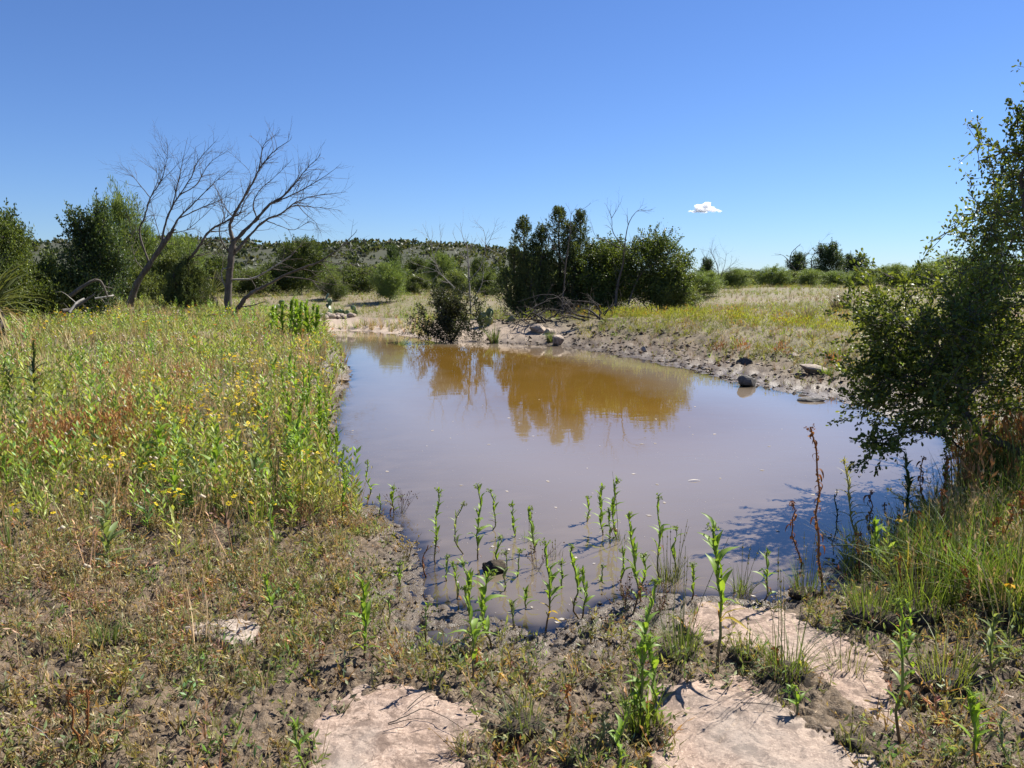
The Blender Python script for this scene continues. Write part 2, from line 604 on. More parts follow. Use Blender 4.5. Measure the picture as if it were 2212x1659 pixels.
def build_water():
    lo, hi = POND.min(0) - .8, POND.max(0) + .8
    xs = np.arange(lo[0], hi[0], .1)
    ys = np.concatenate([np.arange(lo[1], 8, .06), np.arange(8, hi[1], .16)])
    X, Y = np.meshgrid(xs, ys)
    sh = X.shape
    X, Y = X.ravel(), Y.ravel()
    sd = pond_sd(X, Y)
    z = height(X, Y)
    keep = sd < .75
    idx = np.arange(len(X)).reshape(sh)
    F = np.stack([idx[:-1, :-1], idx[:-1, 1:], idx[1:, 1:], idx[1:, :-1]], -1).reshape(-1, 4)
    F = F[keep[F].all(1)]
    used = np.unique(F)
    mp = np.full(len(X), -1); mp[used] = np.arange(len(used))
    return np.stack([X, Y, np.zeros(len(X))], 1)[used], mp[F], np.maximum(-z, 0)[used]


V, F, dep = build_water()
water = tag(obj('water', new_mesh('water', V, F, water_material(), attrs={'depth': dep})), 'still muddy brown pond reflecting sky and trees', kind='structure')


# ------------------------------------------------------------------ hills and far land
def hill_material():
    t = NT('scrub_hillside')
    n1, n2 = t.noise(.05, 5, .6), t.noise(.5, 4, .6)
    c = t.mix(t.ramp(n1, [(.35, 0.), (.65, 1.)]), (.052, .052, .028), (.036, .042, .018))
    c = t.mix(t.ramp(n2, [(.45, 0.), (.6, .7)]), c, (.03, .038, .018))
    p = t.principled(Base_Color=c, Roughness=.95)
    return t.finish(p.outputs[0])


M_HILL = hill_material()


def ridge_z(x, y):
    yc = 300 + .12 * x
    prof = 13.2 * (1 - sstep(-30, 45, x)) + 1.2 * (fbm(x * .018, y * .0 + 3.3, 51, 4) - .5) * 6 * (1 - sstep(-10, 45, x))
    across = sstep(-110, 0, y - yc) * (1 - sstep(40, 260, y - yc))
    return .6 + (prof + 1.6) * across + (fbm(x * .05, y * .05, 52, 4) - .5) * 2.2 * across


xs, ys = np.linspace(-420, 90, 150), np.linspace(185, 560, 60)
X, Y = np.meshgrid(xs, ys)
Z = ridge_z(X, Y)
idx = np.arange(X.size).reshape(X.shape)
F = np.stack([idx[:-1, :-1], idx[:-1, 1:], idx[1:, 1:], idx[1:, :-1]], -1).reshape(-1, 4)
hills = tag(obj('hills', new_mesh('hills', np.stack([X.ravel(), Y.ravel(), Z.ravel()], 1), F, M_HILL)), 'low scrub covered ridge behind the dead trees', kind='structure')

xs, ys = np.linspace(-2200, 2200, 200), np.linspace(1500, 2500, 10)
X, Y = np.meshgrid(xs, ys)
Z = 1.0 + (9 * fbm(X * .0016, Y * 0, 61, 4) + 1.5) * sstep(1500, 1750, Y) * (1 - sstep(2200, 2500, Y))
idx = np.arange(X.size).reshape(X.shape)
F = np.stack([idx[:-1, :-1], idx[:-1, 1:], idx[1:, 1:], idx[1:, :-1]], -1).reshape(-1, 4)
far_hill = tag(obj('hills', new_mesh('far_hills', np.stack([X.ravel(), Y.ravel(), Z.ravel()], 1), F, M_HILL)), 'faint low hills along the horizon', kind='structure')


# ------------------------------------------------------------------ rock
def sandstone_material(name, a, b, dark, spots=True):
    t = NT(name)
    n1, n2, n3 = t.noise(3.0, 6, .6, None, .4), t.noise(22, 5, .7), t.noise(90, 4, .7)
    c = t.mix(t.ramp(n1, [(.32, 0.), (.68, 1.)]), a, b)
    c = t.mix(t.ramp(n2, [(.50, 0.), (.56, .75)]), c, dark)
    c = t.mix(t.ramp(n3, [(.56, 0.), (.62, .7)]), c, tuple(min(1, x * 1.4) for x in b))
    c = t.mix(t.ramp(n3, [(.36, .7), (.43, 0.)]), c, tuple(x * .6 for x in dark))
    if spots:
        n4 = t.noise(7.5, 5, .75, None, 1.2)
        c = t.mix(t.ramp(n4, [(.50, 0.), (.60, .85)]), c, tuple(x * .60 for x in dark))
        n5 = t.noise(1.3, 4, .6, None, .8)
        c = t.mix(t.ramp(n5, [(.5, 0.), (.7, .5)]), c, (.235, .215, .19))
        n6 = t.noise(46, 4, .75)
        c = t.mix(t.ramp(n6, [(.63, 0.), (.70, .8)]), c, (.10, .075, .055))
    if spots:
        wob = t.n('ShaderNodeTexNoise', Scale=5.0, Detail=4.0, Roughness=.6)
        t.link(t.objco(), wob.inputs['Vector'])
        mv = t.n('ShaderNodeVectorMath', operation='MULTIPLY_ADD')
        t.link(wob.outputs['Color'], mv.inputs[0]); mv.inputs[1].default_value = (.35, .35, .35); t.link(t.objco(), mv.inputs[2])
        vo = t.n('ShaderNodeTexVoronoi', Scale=2.6, feature='DISTANCE_TO_EDGE')
        t.link(mv.outputs[0], vo.inputs['Vector'])
        crack = t.math('MULTIPLY', t.ramp(vo.outputs['Distance'], [(0.0, 1.), (.014, 0.)]), t.ramp(n1, [(.45, 0.), (.6, .85)]))
        c = t.mix(crack, c, (.07, .05, .035))
    p = t.principled(Base_Color=c, Roughness=.82)
    p.inputs['Specular IOR Level'].default_value = .3
    h = t.math('ADD', n2, t.math('MULTIPLY', n3, .4))
    t.link(t.bump(h, .5, .010), p.inputs['Normal'])
    return t.finish(p.outputs[0])


M_SLAB = sandstone_material('pink_sandstone', (.32, .226, .172), (.41, .31, .24), (.235, .163, .122))
M_ROCK = sandstone_material('tan_rock', (.36, .28, .21), (.46, .37, .28), (.25, .19, .15))
M_DARKROCK = sandstone_material('dark_rock', (.075, .07, .065), (.12, .11, .10), (.05, .045, .04))
M_PALEROCK = sandstone_material('pale_rock', (.36, .29, .235), (.44, .37, .30), (.25, .19, .15))


def slab_mesh(name, P, top, thick, mat, seed):
    lo, hi = P.min(0) - .03, P.max(0) + .03
    st = .011
    xs, ys = np.arange(lo[0], hi[0] + st, st), np.arange(lo[1], hi[1] + st, st)
    X, Y = np.meshgrid(xs, ys)
    s = poly_sd(X.ravel(), Y.ravel(), P).reshape(X.shape) + (fbm(X * 6, Y * 6, seed, 6, .66) - .5) * .19 - .028
    n = fbm(X * 2.2, Y * 2.2, seed + 3, 5) - .5
    k1, k2 = worley(X * 2.4 + n, Y * 3.2 + n, seed + 6)
    Z = top + .014 * n + (fbm(X * 14, Y * 14, seed + 9, 4, .6) - .5) * .006
    for q, a in ((.44, .004), (.54, .006), (.62, .004)):      # bedding layers flaked off in steps
        f = fbm(X * 2.1, Y * 2.8, seed + 12, 5, .55)
        Z += sstep(q, q + .008, f) * a
    c1, c2 = worley(X * 1.9 + 1.2 * fbm(X * 4, Y * 4, seed + 20, 3), Y * 2.5 + fbm(X * 4, Y * 4, seed + 21, 3), seed + 15)
    Z -= (1 - sstep(.0, .03, c2 - c1)) * .012 * sstep(.42, .6, fbm(X * 2, Y * 2, seed + 30, 2))      # hairline cracks, broken off here and there
    Z -= sstep(.70, .80, fbm(X * 18, Y * 18, seed + 33, 2)) * .006      # pits
    e = np.clip(-s / .028, 0, 1)
    Z = Z - thick * (1 - np.sqrt(1 - (1 - e) ** 2))
    Z = np.where(s > 0, top - thick - .08, Z)
    idx = np.arange(X.size).reshape(X.shape)
    F = np.stack([idx[:-1, :-1], idx[:-1, 1:], idx[1:, 1:], idx[1:, :-1]], -1).reshape(-1, 4)
    keep = (s < .03).ravel()
    F = F[keep[F].all(1)]
    used = np.unique(F); mp = np.full(X.size, -1); mp[used] = np.arange(len(used))
    V = np.stack([X.ravel(), Y.ravel(), Z.ravel()], 1)[used]
    return V, mp[F]


for k, top, thick, mat, label in (
        ('a', .095, .05, M_SLAB, 'broad pinkish sandstone slab at the bottom centre, twigs and a stalk shadow across it'),
        ('b', .104, .05, M_SLAB, 'large pink sandstone slab at the bottom right, striped by grass shadows'),
        ('c', .092, .05, M_SLAB, 'long pinkish slab running from the water edge behind the tufts'),
        ('d', .15, .05, M_PALEROCK, 'small pale stone half buried in mud on the left')):
    P = SLABS[k]
    if k == 'd': top = hz(*P.mean(0)) + .07 + .012
    V, F = slab_mesh('rock_slab', P, top, thick, mat, ord(k))
    c = np.array([*P.mean(0), top - thick])
    o = tag(obj('rock_slab', new_mesh('rock_slab', V - c, F, mat), loc=c), label, 'rock')


def ico(sub):
    import bmesh
    bm = bmesh.new()
    bmesh.ops.create_icosphere(bm, subdivisions=sub, radius=1)
    V = np.array([v.co[:] for v in bm.verts]); F = np.array([[v.index for v in f.verts] for f in bm.faces])
    bm.free()
    return V, F


ICO2, ICO3, ICO4 = ico(2), ico(3), ico(4)


def rock_arrays(seed, sub=3, cuts=10, rough=.12):
    V, F = {2: ICO2, 3: ICO3, 4: ICO4}[sub]
    g = np.random.default_rng(seed)
    V = V.copy()
    for _ in range(cuts):                       # flat fracture faces
        n = g.normal(size=3); n /= np.linalg.norm(n)
        d = g.uniform(.48, .82)
        p = V @ n
        V -= np.clip(p - d, 0, None)[:, None] * n
    nn = fbm(V[:, 0] * 2 + V[:, 2] * 1.3 + seed, V[:, 1] * 2 - V[:, 2] * 1.7, seed, 4) - .5
    V *= (1 + rough * 2 * nn)[:, None]
    return V, F


def rock(name, label, u, v, size, seed, mat, sink=.25, rz=0., cat='rock', group=None, tilt=(0, 0), sub=3):
    p = ground_pt(u, v)
    V, F = rock_arrays(seed, sub)
    V = V * np.array(size) * .5 / .8
    V = (np.array(Euler((R(tilt[0]), R(tilt[1]), R(rz))).to_matrix()) @ V.T).T
    o = obj(name, new_mesh(name, V, F, mat, smooth=True))
    o.data.polygons.foreach_set('use_smooth', np.full(len(F), p[1] < 6))
    o.location = (p[0], p[1], p[2] - V[:, 2].min() * (1 - 2 * sink) * 1.0)
    return tag(o, label, cat, group)


rock('boulder', 'dark rounded boulder at the right waterline, mirrored in the pond', 1613, 833, (.30, .24, .22), 3, M_DARKROCK, .14, 20)
rock('boulder', 'small grey-tan boulder at the far shore below the junipers', 1203, 746, (.34, .30, .30), 5, M_ROCK, .2, 50)
rock('rock', 'tan angular flat rock on the right mud bank, largest there', 1758, 806, (.50, .30, .17), 8, M_ROCK, .15, 10, tilt=(4, 10))
rock('rock', 'flat dark rock lying at the water edge near the oak', 1752, 869, (.36, .22, .10), 12, M_DARKROCK, .2, -12)
rock('rock', 'dark lump of rock above the round boulder on the right mud bank', 1610, 787, (.32, .22, .16), 15, M_DARKROCK, .3, 5)
rock('boulder', 'grey boulder beside the brush pile on the far shore', 1164, 716, (.50, .36, .28), 17, M_ROCK, .25, -15)
rock('rock', 'pale rock just right of the brush pile boulder', 1185, 720, (.34, .28, .2), 19, M_ROCK, .25, 30)
rock('rock', 'round grey stone beside brown stalks in the bottom left corner', 121, 1612, (.045, .035, .06), 21, M_ROCK, .12, 15, sub=3)
rock('rock', 'small pale stone at the left bottom near the brown stalks', 90, 1560, (.05, .04, .02), 23, M_PALEROCK, .3, 40)
rock('rock', 'small flat pale stone between the bottom left stalks and the slab', 240, 1605, (.055, .04, .02), 25, M_PALEROCK, .3, 0)
rock('rock', 'pale pebble at the left edge of the mud', 4, 1352, (.05, .05, .03), 27, M_PALEROCK, .3, 0)
rock('rock', 'pale stone on the eroded left bank point', 727, 790, (.20, .12, .09), 29, M_PALEROCK, .2, 20)
rock('rock', 'lower pale stone at the foot of the left bank point', 738, 822, (.24, .14, .07), 31, M_PALEROCK, .2, 0)
rock('rock', 'cream stone at the top of the right mud bank', 1392, 762, (.18, .13, .14), 33, M_PALEROCK, .2, 60)
rock('rock', 'pale stone in the grass above the angular rock', 1715, 770, (.22, .16, .12), 35, M_PALEROCK, .3, 60)

# cobbles in a row at the foot of the prickly pear on the far left shore
g = np.random.default_rng(5)
cob_me = [new_mesh('cobble', rock_arrays(70 + i, 2, 4, .08)[0] * np.array([.16, .13, .11]), ICO2[1], (M_PALEROCK, M_ROCK)[i % 2]) for i in range(4)]
for i in range(16):
    u, v = 694 + i * 4.6 + g.uniform(-2, 2), 683 + (i % 3) * 2.2 + g.uniform(-1, 1)
    p = ground_pt(u, v)
    o = obj('cobble', cob_me[i % 4], loc=(p[0], p[1], p[2] + .04))
    s = g.uniform(.65, 1.25)
    o.scale = (s, s, s); o.rotation_euler = (0, 0, g.uniform(0, 6))
    tag(o, 'round cobble in the row of stones below the far prickly pear', 'stone', 'cobbles on the far left shore')


# ------------------------------------------------------------------ the one small cloud
def build_cloud():
    t = NT('cloud_vapour')
    nz = t.noise(.045, 5, .65)
    v = t.n('ShaderNodeVolumePrincipled', Color=(1, 1, 1, 1), Anisotropy=.35)
    t.link(t.math('MULTIPLY', t.ramp(nz, [(.36, 0.), (.58, 1.)]), .11), v.inputs['Density'])
    t.link(v.outputs[0], t.out.inputs['Volume'])
    mat = t.m
    c = at(1524, 449, 4000.0)
    g = np.random.default_rng(9)
    mb = MB()
    V0, F0 = ICO3
    for i in range(60):
        x = g.uniform(-1, 1)
        env = (1 - abs(x) ** 1.6) * (1.0 if x < .2 else .65)
        ctr = np.array([x * 80, g.uniform(-25, 25), -18 + g.uniform(0, 1) ** 1.2 * 40 * env])
        rr = g.uniform(7, 15) * (.4 + .7 * env)
        V = V0 * rr * np.array([1.45, 1.2, .75])
        n = fbm(V0[:, 0] * 2.2 + V0[:, 2] * 1.9 + i, V0[:, 1] * 2.2 + i * 3.1 - V0[:, 2], i, 4) - .5
        V = V * (1 + .7 * n)[:, None] + ctr
        V[:, 2] = np.maximum(V[:, 2], -22 + .1 * V[:, 2])
        mb.add(V, F0, (1, 1, 1))
    o = obj('cloud', mb.mesh('cloud', mat), loc=c)
    md = o.modifiers.new('union', 'REMESH')
    md.mode = 'VOXEL'; md.voxel_size = 2.2
    tag(o, 'single small white puffy cloud in the blue sky', 'cloud')


scene.cycles.volume_bounces = 6
build_cloud()

# ================================================================== WOODY PLANTS
def unit(v):
    v = np.asarray(v, float)
    return v / (np.linalg.norm(v, axis=-1, keepdims=True) + 1e-9)


def colonize(att, roots, step, infl=6.0, kill=1.8, iters=140, seed=0, wobble=.25, up=.0):
    """grow a branching skeleton from the roots (polylines) towards the attraction points"""
    g = np.random.default_rng(seed)
    P, par = [], []
    for line in roots:
        prev = -1
        for q in line:
            if prev >= 0:
                a = P[prev]; L = np.linalg.norm(np.asarray(q) - a); m = max(1, int(L / step))
                for s in range(1, m + 1):
                    P.append(a + (np.asarray(q) - a) * s / m + g.normal(0, step * .10, 3)); par.append(prev if s == 1 else len(P) - 2)
                prev = len(P) - 1
            else:
                # join to an existing node if the line starts on one
                if P:
                    d = np.linalg.norm(np.array(P) - np.asarray(q), axis=1)
                    if d.min() < step * 1.5:
                        prev = int(d.argmin()); continue
                P.append(np.asarray(q, float)); par.append(-1); prev = len(P) - 1
    P = [np.asarray(p, float) for p in P]
    att = np.asarray(att, float)
    A = np.array(P)
    D = np.linalg.norm(att[:, None] - A[None], axis=2)
    near, nd = D.argmin(1), D.min(1)
    alive = np.ones(len(att), bool)
    for _ in range(iters):
        act = alive & (nd < infl * step)
        if not act.any():
            if not alive.any():
                break
            act = alive & (nd < nd[alive].min() + step)
        ids = np.unique(near[act])
        newp = []
        for i in ids:
            m = act & (near == i)
            d = unit(att[m] - P[i]).sum(0) + g.normal(0, wobble, 3) + np.array([0, 0, up])
            d = unit(d)
            newp.append(P[i] + d * step)
        base = len(P)
        for k, i in enumerate(ids):
            P.append(newp[k]); par.append(int(i))
        N = np.array(newp)
        D = np.linalg.norm(att[:, None] - N[None], axis=2)
        j, dj = D.argmin(1), D.min(1)
        better = dj < nd
        near = np.where(better, base + j, near); nd = np.where(better, dj, nd)
        alive &= nd > kill * step
        if len(P) > 9000:
            break
    return np.array(P), np.array(par)


def radii(P, par, tip=.003, e=2.3):
    n = len(P)
    w = np.zeros(n)
    kids = np.zeros(n, int)
    for i in range(n - 1, -1, -1):
        if w[i] == 0: w[i] = tip ** e
        if par[i] >= 0:
            w[par[i]] += w[i]; kids[par[i]] += 1
    return w ** (1 / e), kids


def skeleton_mesh(mb, P, par, r, k_thick=7, k_thin=4, min_r=0.0, scale=1.0, col=(.1, .09, .08)):
    n = len(P)
    kids = [[] for _ in range(n)]
    for i in range(n):
        if par[i] >= 0: kids[par[i]].append(i)
    starts = [(-1, i) for i in range(n) if par[i] < 0]
    while starts:
        p, i = starts.pop()
        line, rad = ([P[p]], [r[i]]) if p >= 0 else ([], [])
        while True:
            line.append(P[i]); rad.append(r[i])
            ks = kids[i]
            if not ks:
                break
            ks = sorted(ks, key=lambda q: -r[q])
            for q in ks[1:]:
                starts.append((i, q))
            i = ks[0]
        if len(line) < 2 or max(rad) < min_r:
            continue
        V, F = tube(np.array(line), np.array(rad) * scale, k_thick if max(rad) > .02 else k_thin)
        mb.add(V, F, col)


def add_leaves(mb, pos, dirs, L, W, col, g, droop=0., six=False, normal_bias=None):
    """a leaf at each pos along dirs: folded blades of 2 (or 4) triangles"""
    n = len(pos)
    L = np.broadcast_to(L, n)[:, None]; W = np.broadcast_to(W, n)[:, None]
    d = unit(dirs)
    nb = g.normal(size=(n, 3))
    if normal_bias is not None: nb = nb * .8 + np.asarray(normal_bias)
    s = unit(np.cross(d, nb))
    nn = np.cross(s, d)
    col = np.broadcast_to(np.asarray(col, float), (n, 3))
    if six:
        b = pos; m1 = pos + d * L * .38; m2 = pos + d * L * .75; tip = pos + d * L
        V = np.stack([b, m1 + s * W * .42 + nn * W * .16, m1 - s * W * .42 + nn * W * .16, m2 + s * W * .5 + nn * W * .1, m2 - s * W * .5 + nn * W * .1, tip - nn * W * .1], 1)
        q = np.array([[0, 1, 2], [2, 1, 3], [2, 3, 4], [4, 3, 5]])
        k = 6
    else:
        m = pos + d * L * .5 + nn * W * .15
        V = np.stack([pos, m + s * W * .5, pos + d * L, m - s * W * .5], 1)
        q = np.array([[0, 1, 2], [0, 2, 3]])
        k = 4
    F = (np.arange(n)[:, None, None] * k + q[None]).reshape(-1, 3)
    mb.add(V.reshape(-1, 3), F, np.repeat(col, k, 0))


def blob_points(g, blobs, n, hollow=.35, gap=.0, seed=0, gscale=1.2):
    """points through a union of ellipsoids (centre, radii), denser towards the skin, with holes"""
    vol = np.array([b[1][0] * b[1][1] * b[1][2] for b in blobs]) ** .8
    pk = g.choice(len(blobs), n * 3, p=vol / vol.sum())
    C = np.array([b[0] for b in blobs], float)[pk]; S = np.array([b[1] for b in blobs], float)[pk]
    u = unit(g.normal(size=(n * 3, 3))) * (g.uniform(hollow ** 3, 1, n * 3) ** (1 / 3))[:, None]
    lob = fbm(u[:, 0] * 2.1 + pk * 5.3 + u[:, 2] * 1.7, u[:, 1] * 2.1 - u[:, 2] * 2.3 + seed, seed + 3, 3)
    u = u * (.30 + 1.45 * lob)[:, None]                      # lobed, ragged outline
    p = C + u * S
    if gap > 0:
        f = fbm(p[:, 0] * gscale + p[:, 2] * .7, p[:, 1] * gscale + p[:, 2] * gscale, seed, 3)
        p = p[f > gap]
    return p[:n]


def leafy_tree(seed, blobs, roots, natt, step, leaf_L, leaf_W, per_node, cols, tip=.003, gap=.36, gscale=1.2, mat_leaf=M_OAK, mat_bark=M_BARK,
               six=False, spread=1.0, min_r=0., leaf_r=2.4, up=.1, k_thick=7, clump=None, shoots=70, shoot_w=None):
    """returns (wood mesh, crown mesh)"""
    g = np.random.default_rng(seed)
    att = blob_points(g, blobs, natt, gap=gap, seed=seed, gscale=gscale)
    P, par = colonize(att, roots, step, seed=seed, up=up)
    r, kids = radii(P, par, tip)
    wood = MB()
    skeleton_mesh(wood, P, par, r, min_r=min_r, k_thick=k_thick)
    ok = (r < tip * leaf_r) & (par >= 0)
    idx = np.nonzero(ok)[0]
    idx = np.repeat(idx, per_node)
    a = P[par[idx]]; b = P[idx]
    t = g.uniform(0, 1.15, len(idx))[:, None]
    pos = a + (b - a) * t + g.normal(0, leaf_L * .28 * spread, (len(idx), 3))
    dirs = unit(b - a) * .6 + g.normal(0, .65, (len(idx), 3)) + np.array([0, 0, .15])
    if clump:
        # sprigs: a thin side twig from the nearest branch to each of many points, with a tuft of leaves round its end
        m, rad = clump[0], clump[1]
        c = blob_points(g, blobs, int(natt * clump[2]), hollow=.2, gap=gap, seed=seed, gscale=gscale)
        kd = np.empty(len(c), int)
        for s0 in range(0, len(c), 400):
            kd[s0:s0 + 400] = np.linalg.norm(c[s0:s0 + 400, None] - P[None], axis=2).argmin(1)
        near = P[kd]
        far = np.linalg.norm(c - near, axis=1)
        keep = far < step * 7
        c, near = c[keep], near[keep]
        for q0, q1 in zip(near, c):
            V, F = tube([q0, q1], [tip, tip * .6], 3)
            wood.add(V, F)
        e = np.repeat(c, m, 0); d0 = np.repeat(unit(c - near), m, 0)
        p2 = e + g.normal(0, rad, (len(e), 3)) - d0 * rad * .6
        pos = np.concatenate([pos, p2])
        dirs = np.concatenate([dirs, unit(p2 - e) * .7 + d0 * .5 + g.normal(0, .45, (len(e), 3)) + np.array([0, 0, .2])])
        # long shoots breaking the outline
        ctr = c.mean(0)
        key = np.linalg.norm((c - ctr) * shoot_w, axis=1) if shoot_w is not None else (c - ctr)[:, 2]
        out = c[np.argsort(-key)[: max(8, int(len(c) * .4))]]
        for q0 in out[g.integers(0, len(out), shoots)]:
            d = unit(unit(q0 - ctr) * .7 + g.normal(0, .4, 3) + np.array([0, 0, .55 if shoot_w is None else .3]))
            ln = step * g.uniform(2.0, 4.5) * (1.0 if shoot_w is None else 1.5)
            q1 = q0 + d * ln + g.normal(0, ln * .1, 3)
            V, F = tube([q0, (q0 + q1) / 2 + g.normal(0, ln * .06, 3), q1], [tip * 1.3, tip * .9, tip * .5], 3)
            wood.add(V, F)
            k = int(12 + 8 * ln / step)
            f = g.uniform(0, 1.05, (k, 1))
            pos = np.concatenate([pos, q0 + (q1 - q0) * f + g.normal(0, leaf_L * .35, (k, 3))])
            dirs = np.concatenate([dirs, d + g.normal(0, .6, (k, 3))])
        idx = np.zeros(len(pos))
    cols = np.asarray(cols, float)
    f = fbm(pos[:, 0] * 1.6 + 3, pos[:, 1] * 1.6 + pos[:, 2] * 1.6, seed + 5, 3)
    mixf = np.clip((f - .3) / .4 + g.normal(0, .18, len(idx)), 0, 1)[:, None]
    c = cols[0] * (1 - mixf) + cols[1] * mixf
    if len(cols) > 2:
        y = g.uniform(size=len(idx)) < .05
        c[y] = cols[2]
    crown = MB()
    add_leaves(crown, pos, dirs, leaf_L * g.uniform(.7, 1.25, len(idx)), leaf_W * g.uniform(.75, 1.2, len(idx)), c, g, six=six)
    return wood.mesh('trunk', mat_bark), crown.mesh('crown', mat_leaf, smooth=False)


def tree_thing(name, label, cat, meshes, loc, group=None, rz=0., s=1.0):
    o = thing(name, label, cat, loc, group, rz)
    o.scale = (s, s, s) if not isinstance(s, tuple) else s
    obj('trunk', meshes[0], o)
    tag(obj('crown', meshes[1], o), kind='stuff')
    return o


OAK_C = [(.055, .084, .020), (.120, .160, .034), (.24, .28, .05)]
JUN_C = [(.06, .088, .030), (.14, .165, .055)]
MESQ_C = [(.13, .19, .05), (.21, .27, .085)]
OLIVE_C = [(.085, .12, .034), (.155, .19, .06)]


# ---- the big live oak at the right edge of the pond
def right_oak():
    base = ground_pt(2240, 1075)
    b2 = ground_pt(2098, 1045)
    X, Y = base[0], base[1]

    def q(u, v, dy=0.0):
        return at(u, v, 6.1 + dy)
    blobs = [(q(2240, 560, .2), (.72, .95, .75)), (q(2205, 390, .3), (.32, .6, .55)), (q(2285, 300, .2), (.40, .6, .6)), (q(2240, 215, .3), (.16, .3, .26)),
             (q(2090, 690, -.1), (.62, .85, .42)), (q(2000, 720, -.3), (.52, .6, .36)), (q(1930, 700, -.2), (.26, .35, .24)), (q(2060, 610, .2), (.30, .5, .26)),
             (q(2000, 560, .1), (.12, .2, .16)), (q(2110, 350, .1), (.14, .3, .12)), (q(2120, 840, -.2), (.55, .7, .36)), (q(1990, 840, -.4), (.42, .5, .3)),
             (q(1900, 800, -.3), (.16, .3, .22)), (q(2200, 900, .3), (.5, .7, .5)), (q(1930, 955, -.6), (.22, .25, .10)), (q(2010, 925, -.5), (.22, .28, .10)),
             (q(2300, 760, 0), (.8, 1., .8)), (q(2150, 700, .1), (.5, .6, .5)), (q(2120, 760, .2), (.4, .5, .4)), (q(2210, 640, .2), (.5, .6, .6)), (q(2160, 480, -.1), (.3, .4, .3)), (q(2075, 470, .0), (.14, .25, .10))]
    roots = [[base, base + (-.08, -.05, .30), q(2120, 935, -.1), q(2078, 880, -.15), q(2072, 800, -.1), q(2085, 700, 0), q(2100, 620, .1)],
             [base + (.02, .1, 0), base + (.05, .1, .6), q(2240, 700, .2), q(2225, 520, .2), q(2205, 380, .25)],
             [b2, b2 + (-.02, .05, .22), q(2082, 975, -.1), q(2050, 945, -.3), q(1985, 930, -.5)],
             [q(2078, 880, -.15), q(2020, 850, -.3), q(1960, 815, -.4)],
             [q(2072, 800, -.1), q(2000, 745, -.2), q(1950, 700, -.25)]]
    wood, crown = leafy_tree(101, blobs, roots, 2100, .06, .035, .018, 4, [(.075, .108, .024), (.16, .20, .04), (.30, .33, .06)], tip=.0034, gap=.475, gscale=2.9, six=True, leaf_r=2.2, spread=.6, up=.05, clump=(8, .028, 1.6), shoots=480, shoot_w=np.array([1., 1., .8]))
    o = thing('oak_tree', 'large dark live oak leaning over the pond at the right edge', 'tree', (X, Y, base[2]))
    off = Vector((-X, -Y, -base[2]))
    for n, me in (('trunk', wood), ('crown', crown)):
        me.transform(Matrix.Translation(off))
        obj(n, me, o)


right_oak()


def place_tree(u, v_base, v_top, Y, h_mesh):
    """scale and location so that a tree mesh of height h_mesh stands at distance Y and reaches up to v_top"""
    p = at(u, v_base, Y)
    z0 = hz(p[0], Y)
    top = at(u, v_top, Y)[2]
    return (p[0], Y, z0 - .03), (top - z0) / h_mesh


# ---- prototypes (height about 1 in their own units of metres: real sizes given by scale)
def proto(seed, blobs, roots, **kw):
    return leafy_tree(seed, blobs, roots, **kw)


O0 = (0, 0, 0)
# round oak shrub about 3.6 m tall and 3.4 m wide with a low skirt
P_OAK = [proto(s, [((0, 0, 2.2), (1.25, 1.1, 1.15)), ((-.9, .2, 1.5), (.75, .8, .8)), ((.95, -.1, 1.6), (.75, .8, .9)), ((.3, .1, 2.9), (.7, .6, .65)), ((-.5, 0, 2.75), (.5, .5, .45)),
                 ((.2, 0, 1.0), (1.3, 1.1, .6)), ((1.3, .2, 2.3), (.4, .4, .4))],
               [[O0, (.1, 0, .6), (.2, .1, 1.4), (.15, .1, 2.2)], [(.2, .1, 0), (.5, .1, .5), (.8, .05, 1.2), (1.0, 0, 1.8)], [(-.1, 0, 0), (-.4, .1, .6), (-.8, .15, 1.3)]],
               natt=1000, step=.13, leaf_L=.085, leaf_W=.05, per_node=6, cols=OAK_C, tip=.004, gap=.37, gscale=1.3, leaf_r=2.6, clump=(11, .10, 1.9)) for s in (201, 202)]
# open oak: gappy crown with sprigs above
P_OPEN = proto(211, [((0, 0, 1.6), (.9, .8, .8)), ((-.35, 0, 2.7), (.35, .35, .45)), ((.45, .1, 2.9), (.4, .4, .5)), ((.9, 0, 1.9), (.6, .6, .8)), ((0, 0, .9), (1.1, .9, .5)), ((.1, .1, 2.3), (.5, .4, .4))],
               [[O0, (0, 0, .8), (.05, 0, 1.8), (.3, .05, 2.7)], [(.2, 0, 0), (.6, .1, .7), (.9, .1, 1.6)], [(0, 0, .3), (-.3, .1, 1.3), (-.35, 0, 2.4)]],
               natt=800, step=.13, leaf_L=.085, leaf_W=.05, per_node=6, clump=(10, .10, 1.8), cols=[(.040, .068, .026), (.080, .12, .042), (.16, .2, .05)], tip=.005, gap=.42, gscale=1.5, leaf_r=2.6)
# airy pale mesquite
P_MESQ = [proto(s, [((0, 0, 1.8), (1.2, 1.1, .9)), ((-.8, 0, 1.3), (.7, .7, .6)), ((.8, .1, 1.4), (.8, .7, .7)), ((.2, 0, 2.6), (.6, .6, .5)), ((0, 0, .8), (1.2, 1, .5))],
                [[O0, (.1, 0, .7), (.2, 0, 1.6)], [(.1, 0, 0), (.5, .1, .6), (.9, .1, 1.3)], [(-.1, 0, 0), (-.5, 0, .6), (-.8, 0, 1.2)]],
                natt=650, step=.15, leaf_L=.15, leaf_W=.028, per_node=8, clump=(13, .14, 1.9), cols=MESQ_C, tip=.005, gap=.46, gscale=1.5, mat_leaf=M_LEAF, leaf_r=2.8, spread=1.3, shoots=130) for s in (221, 222)]
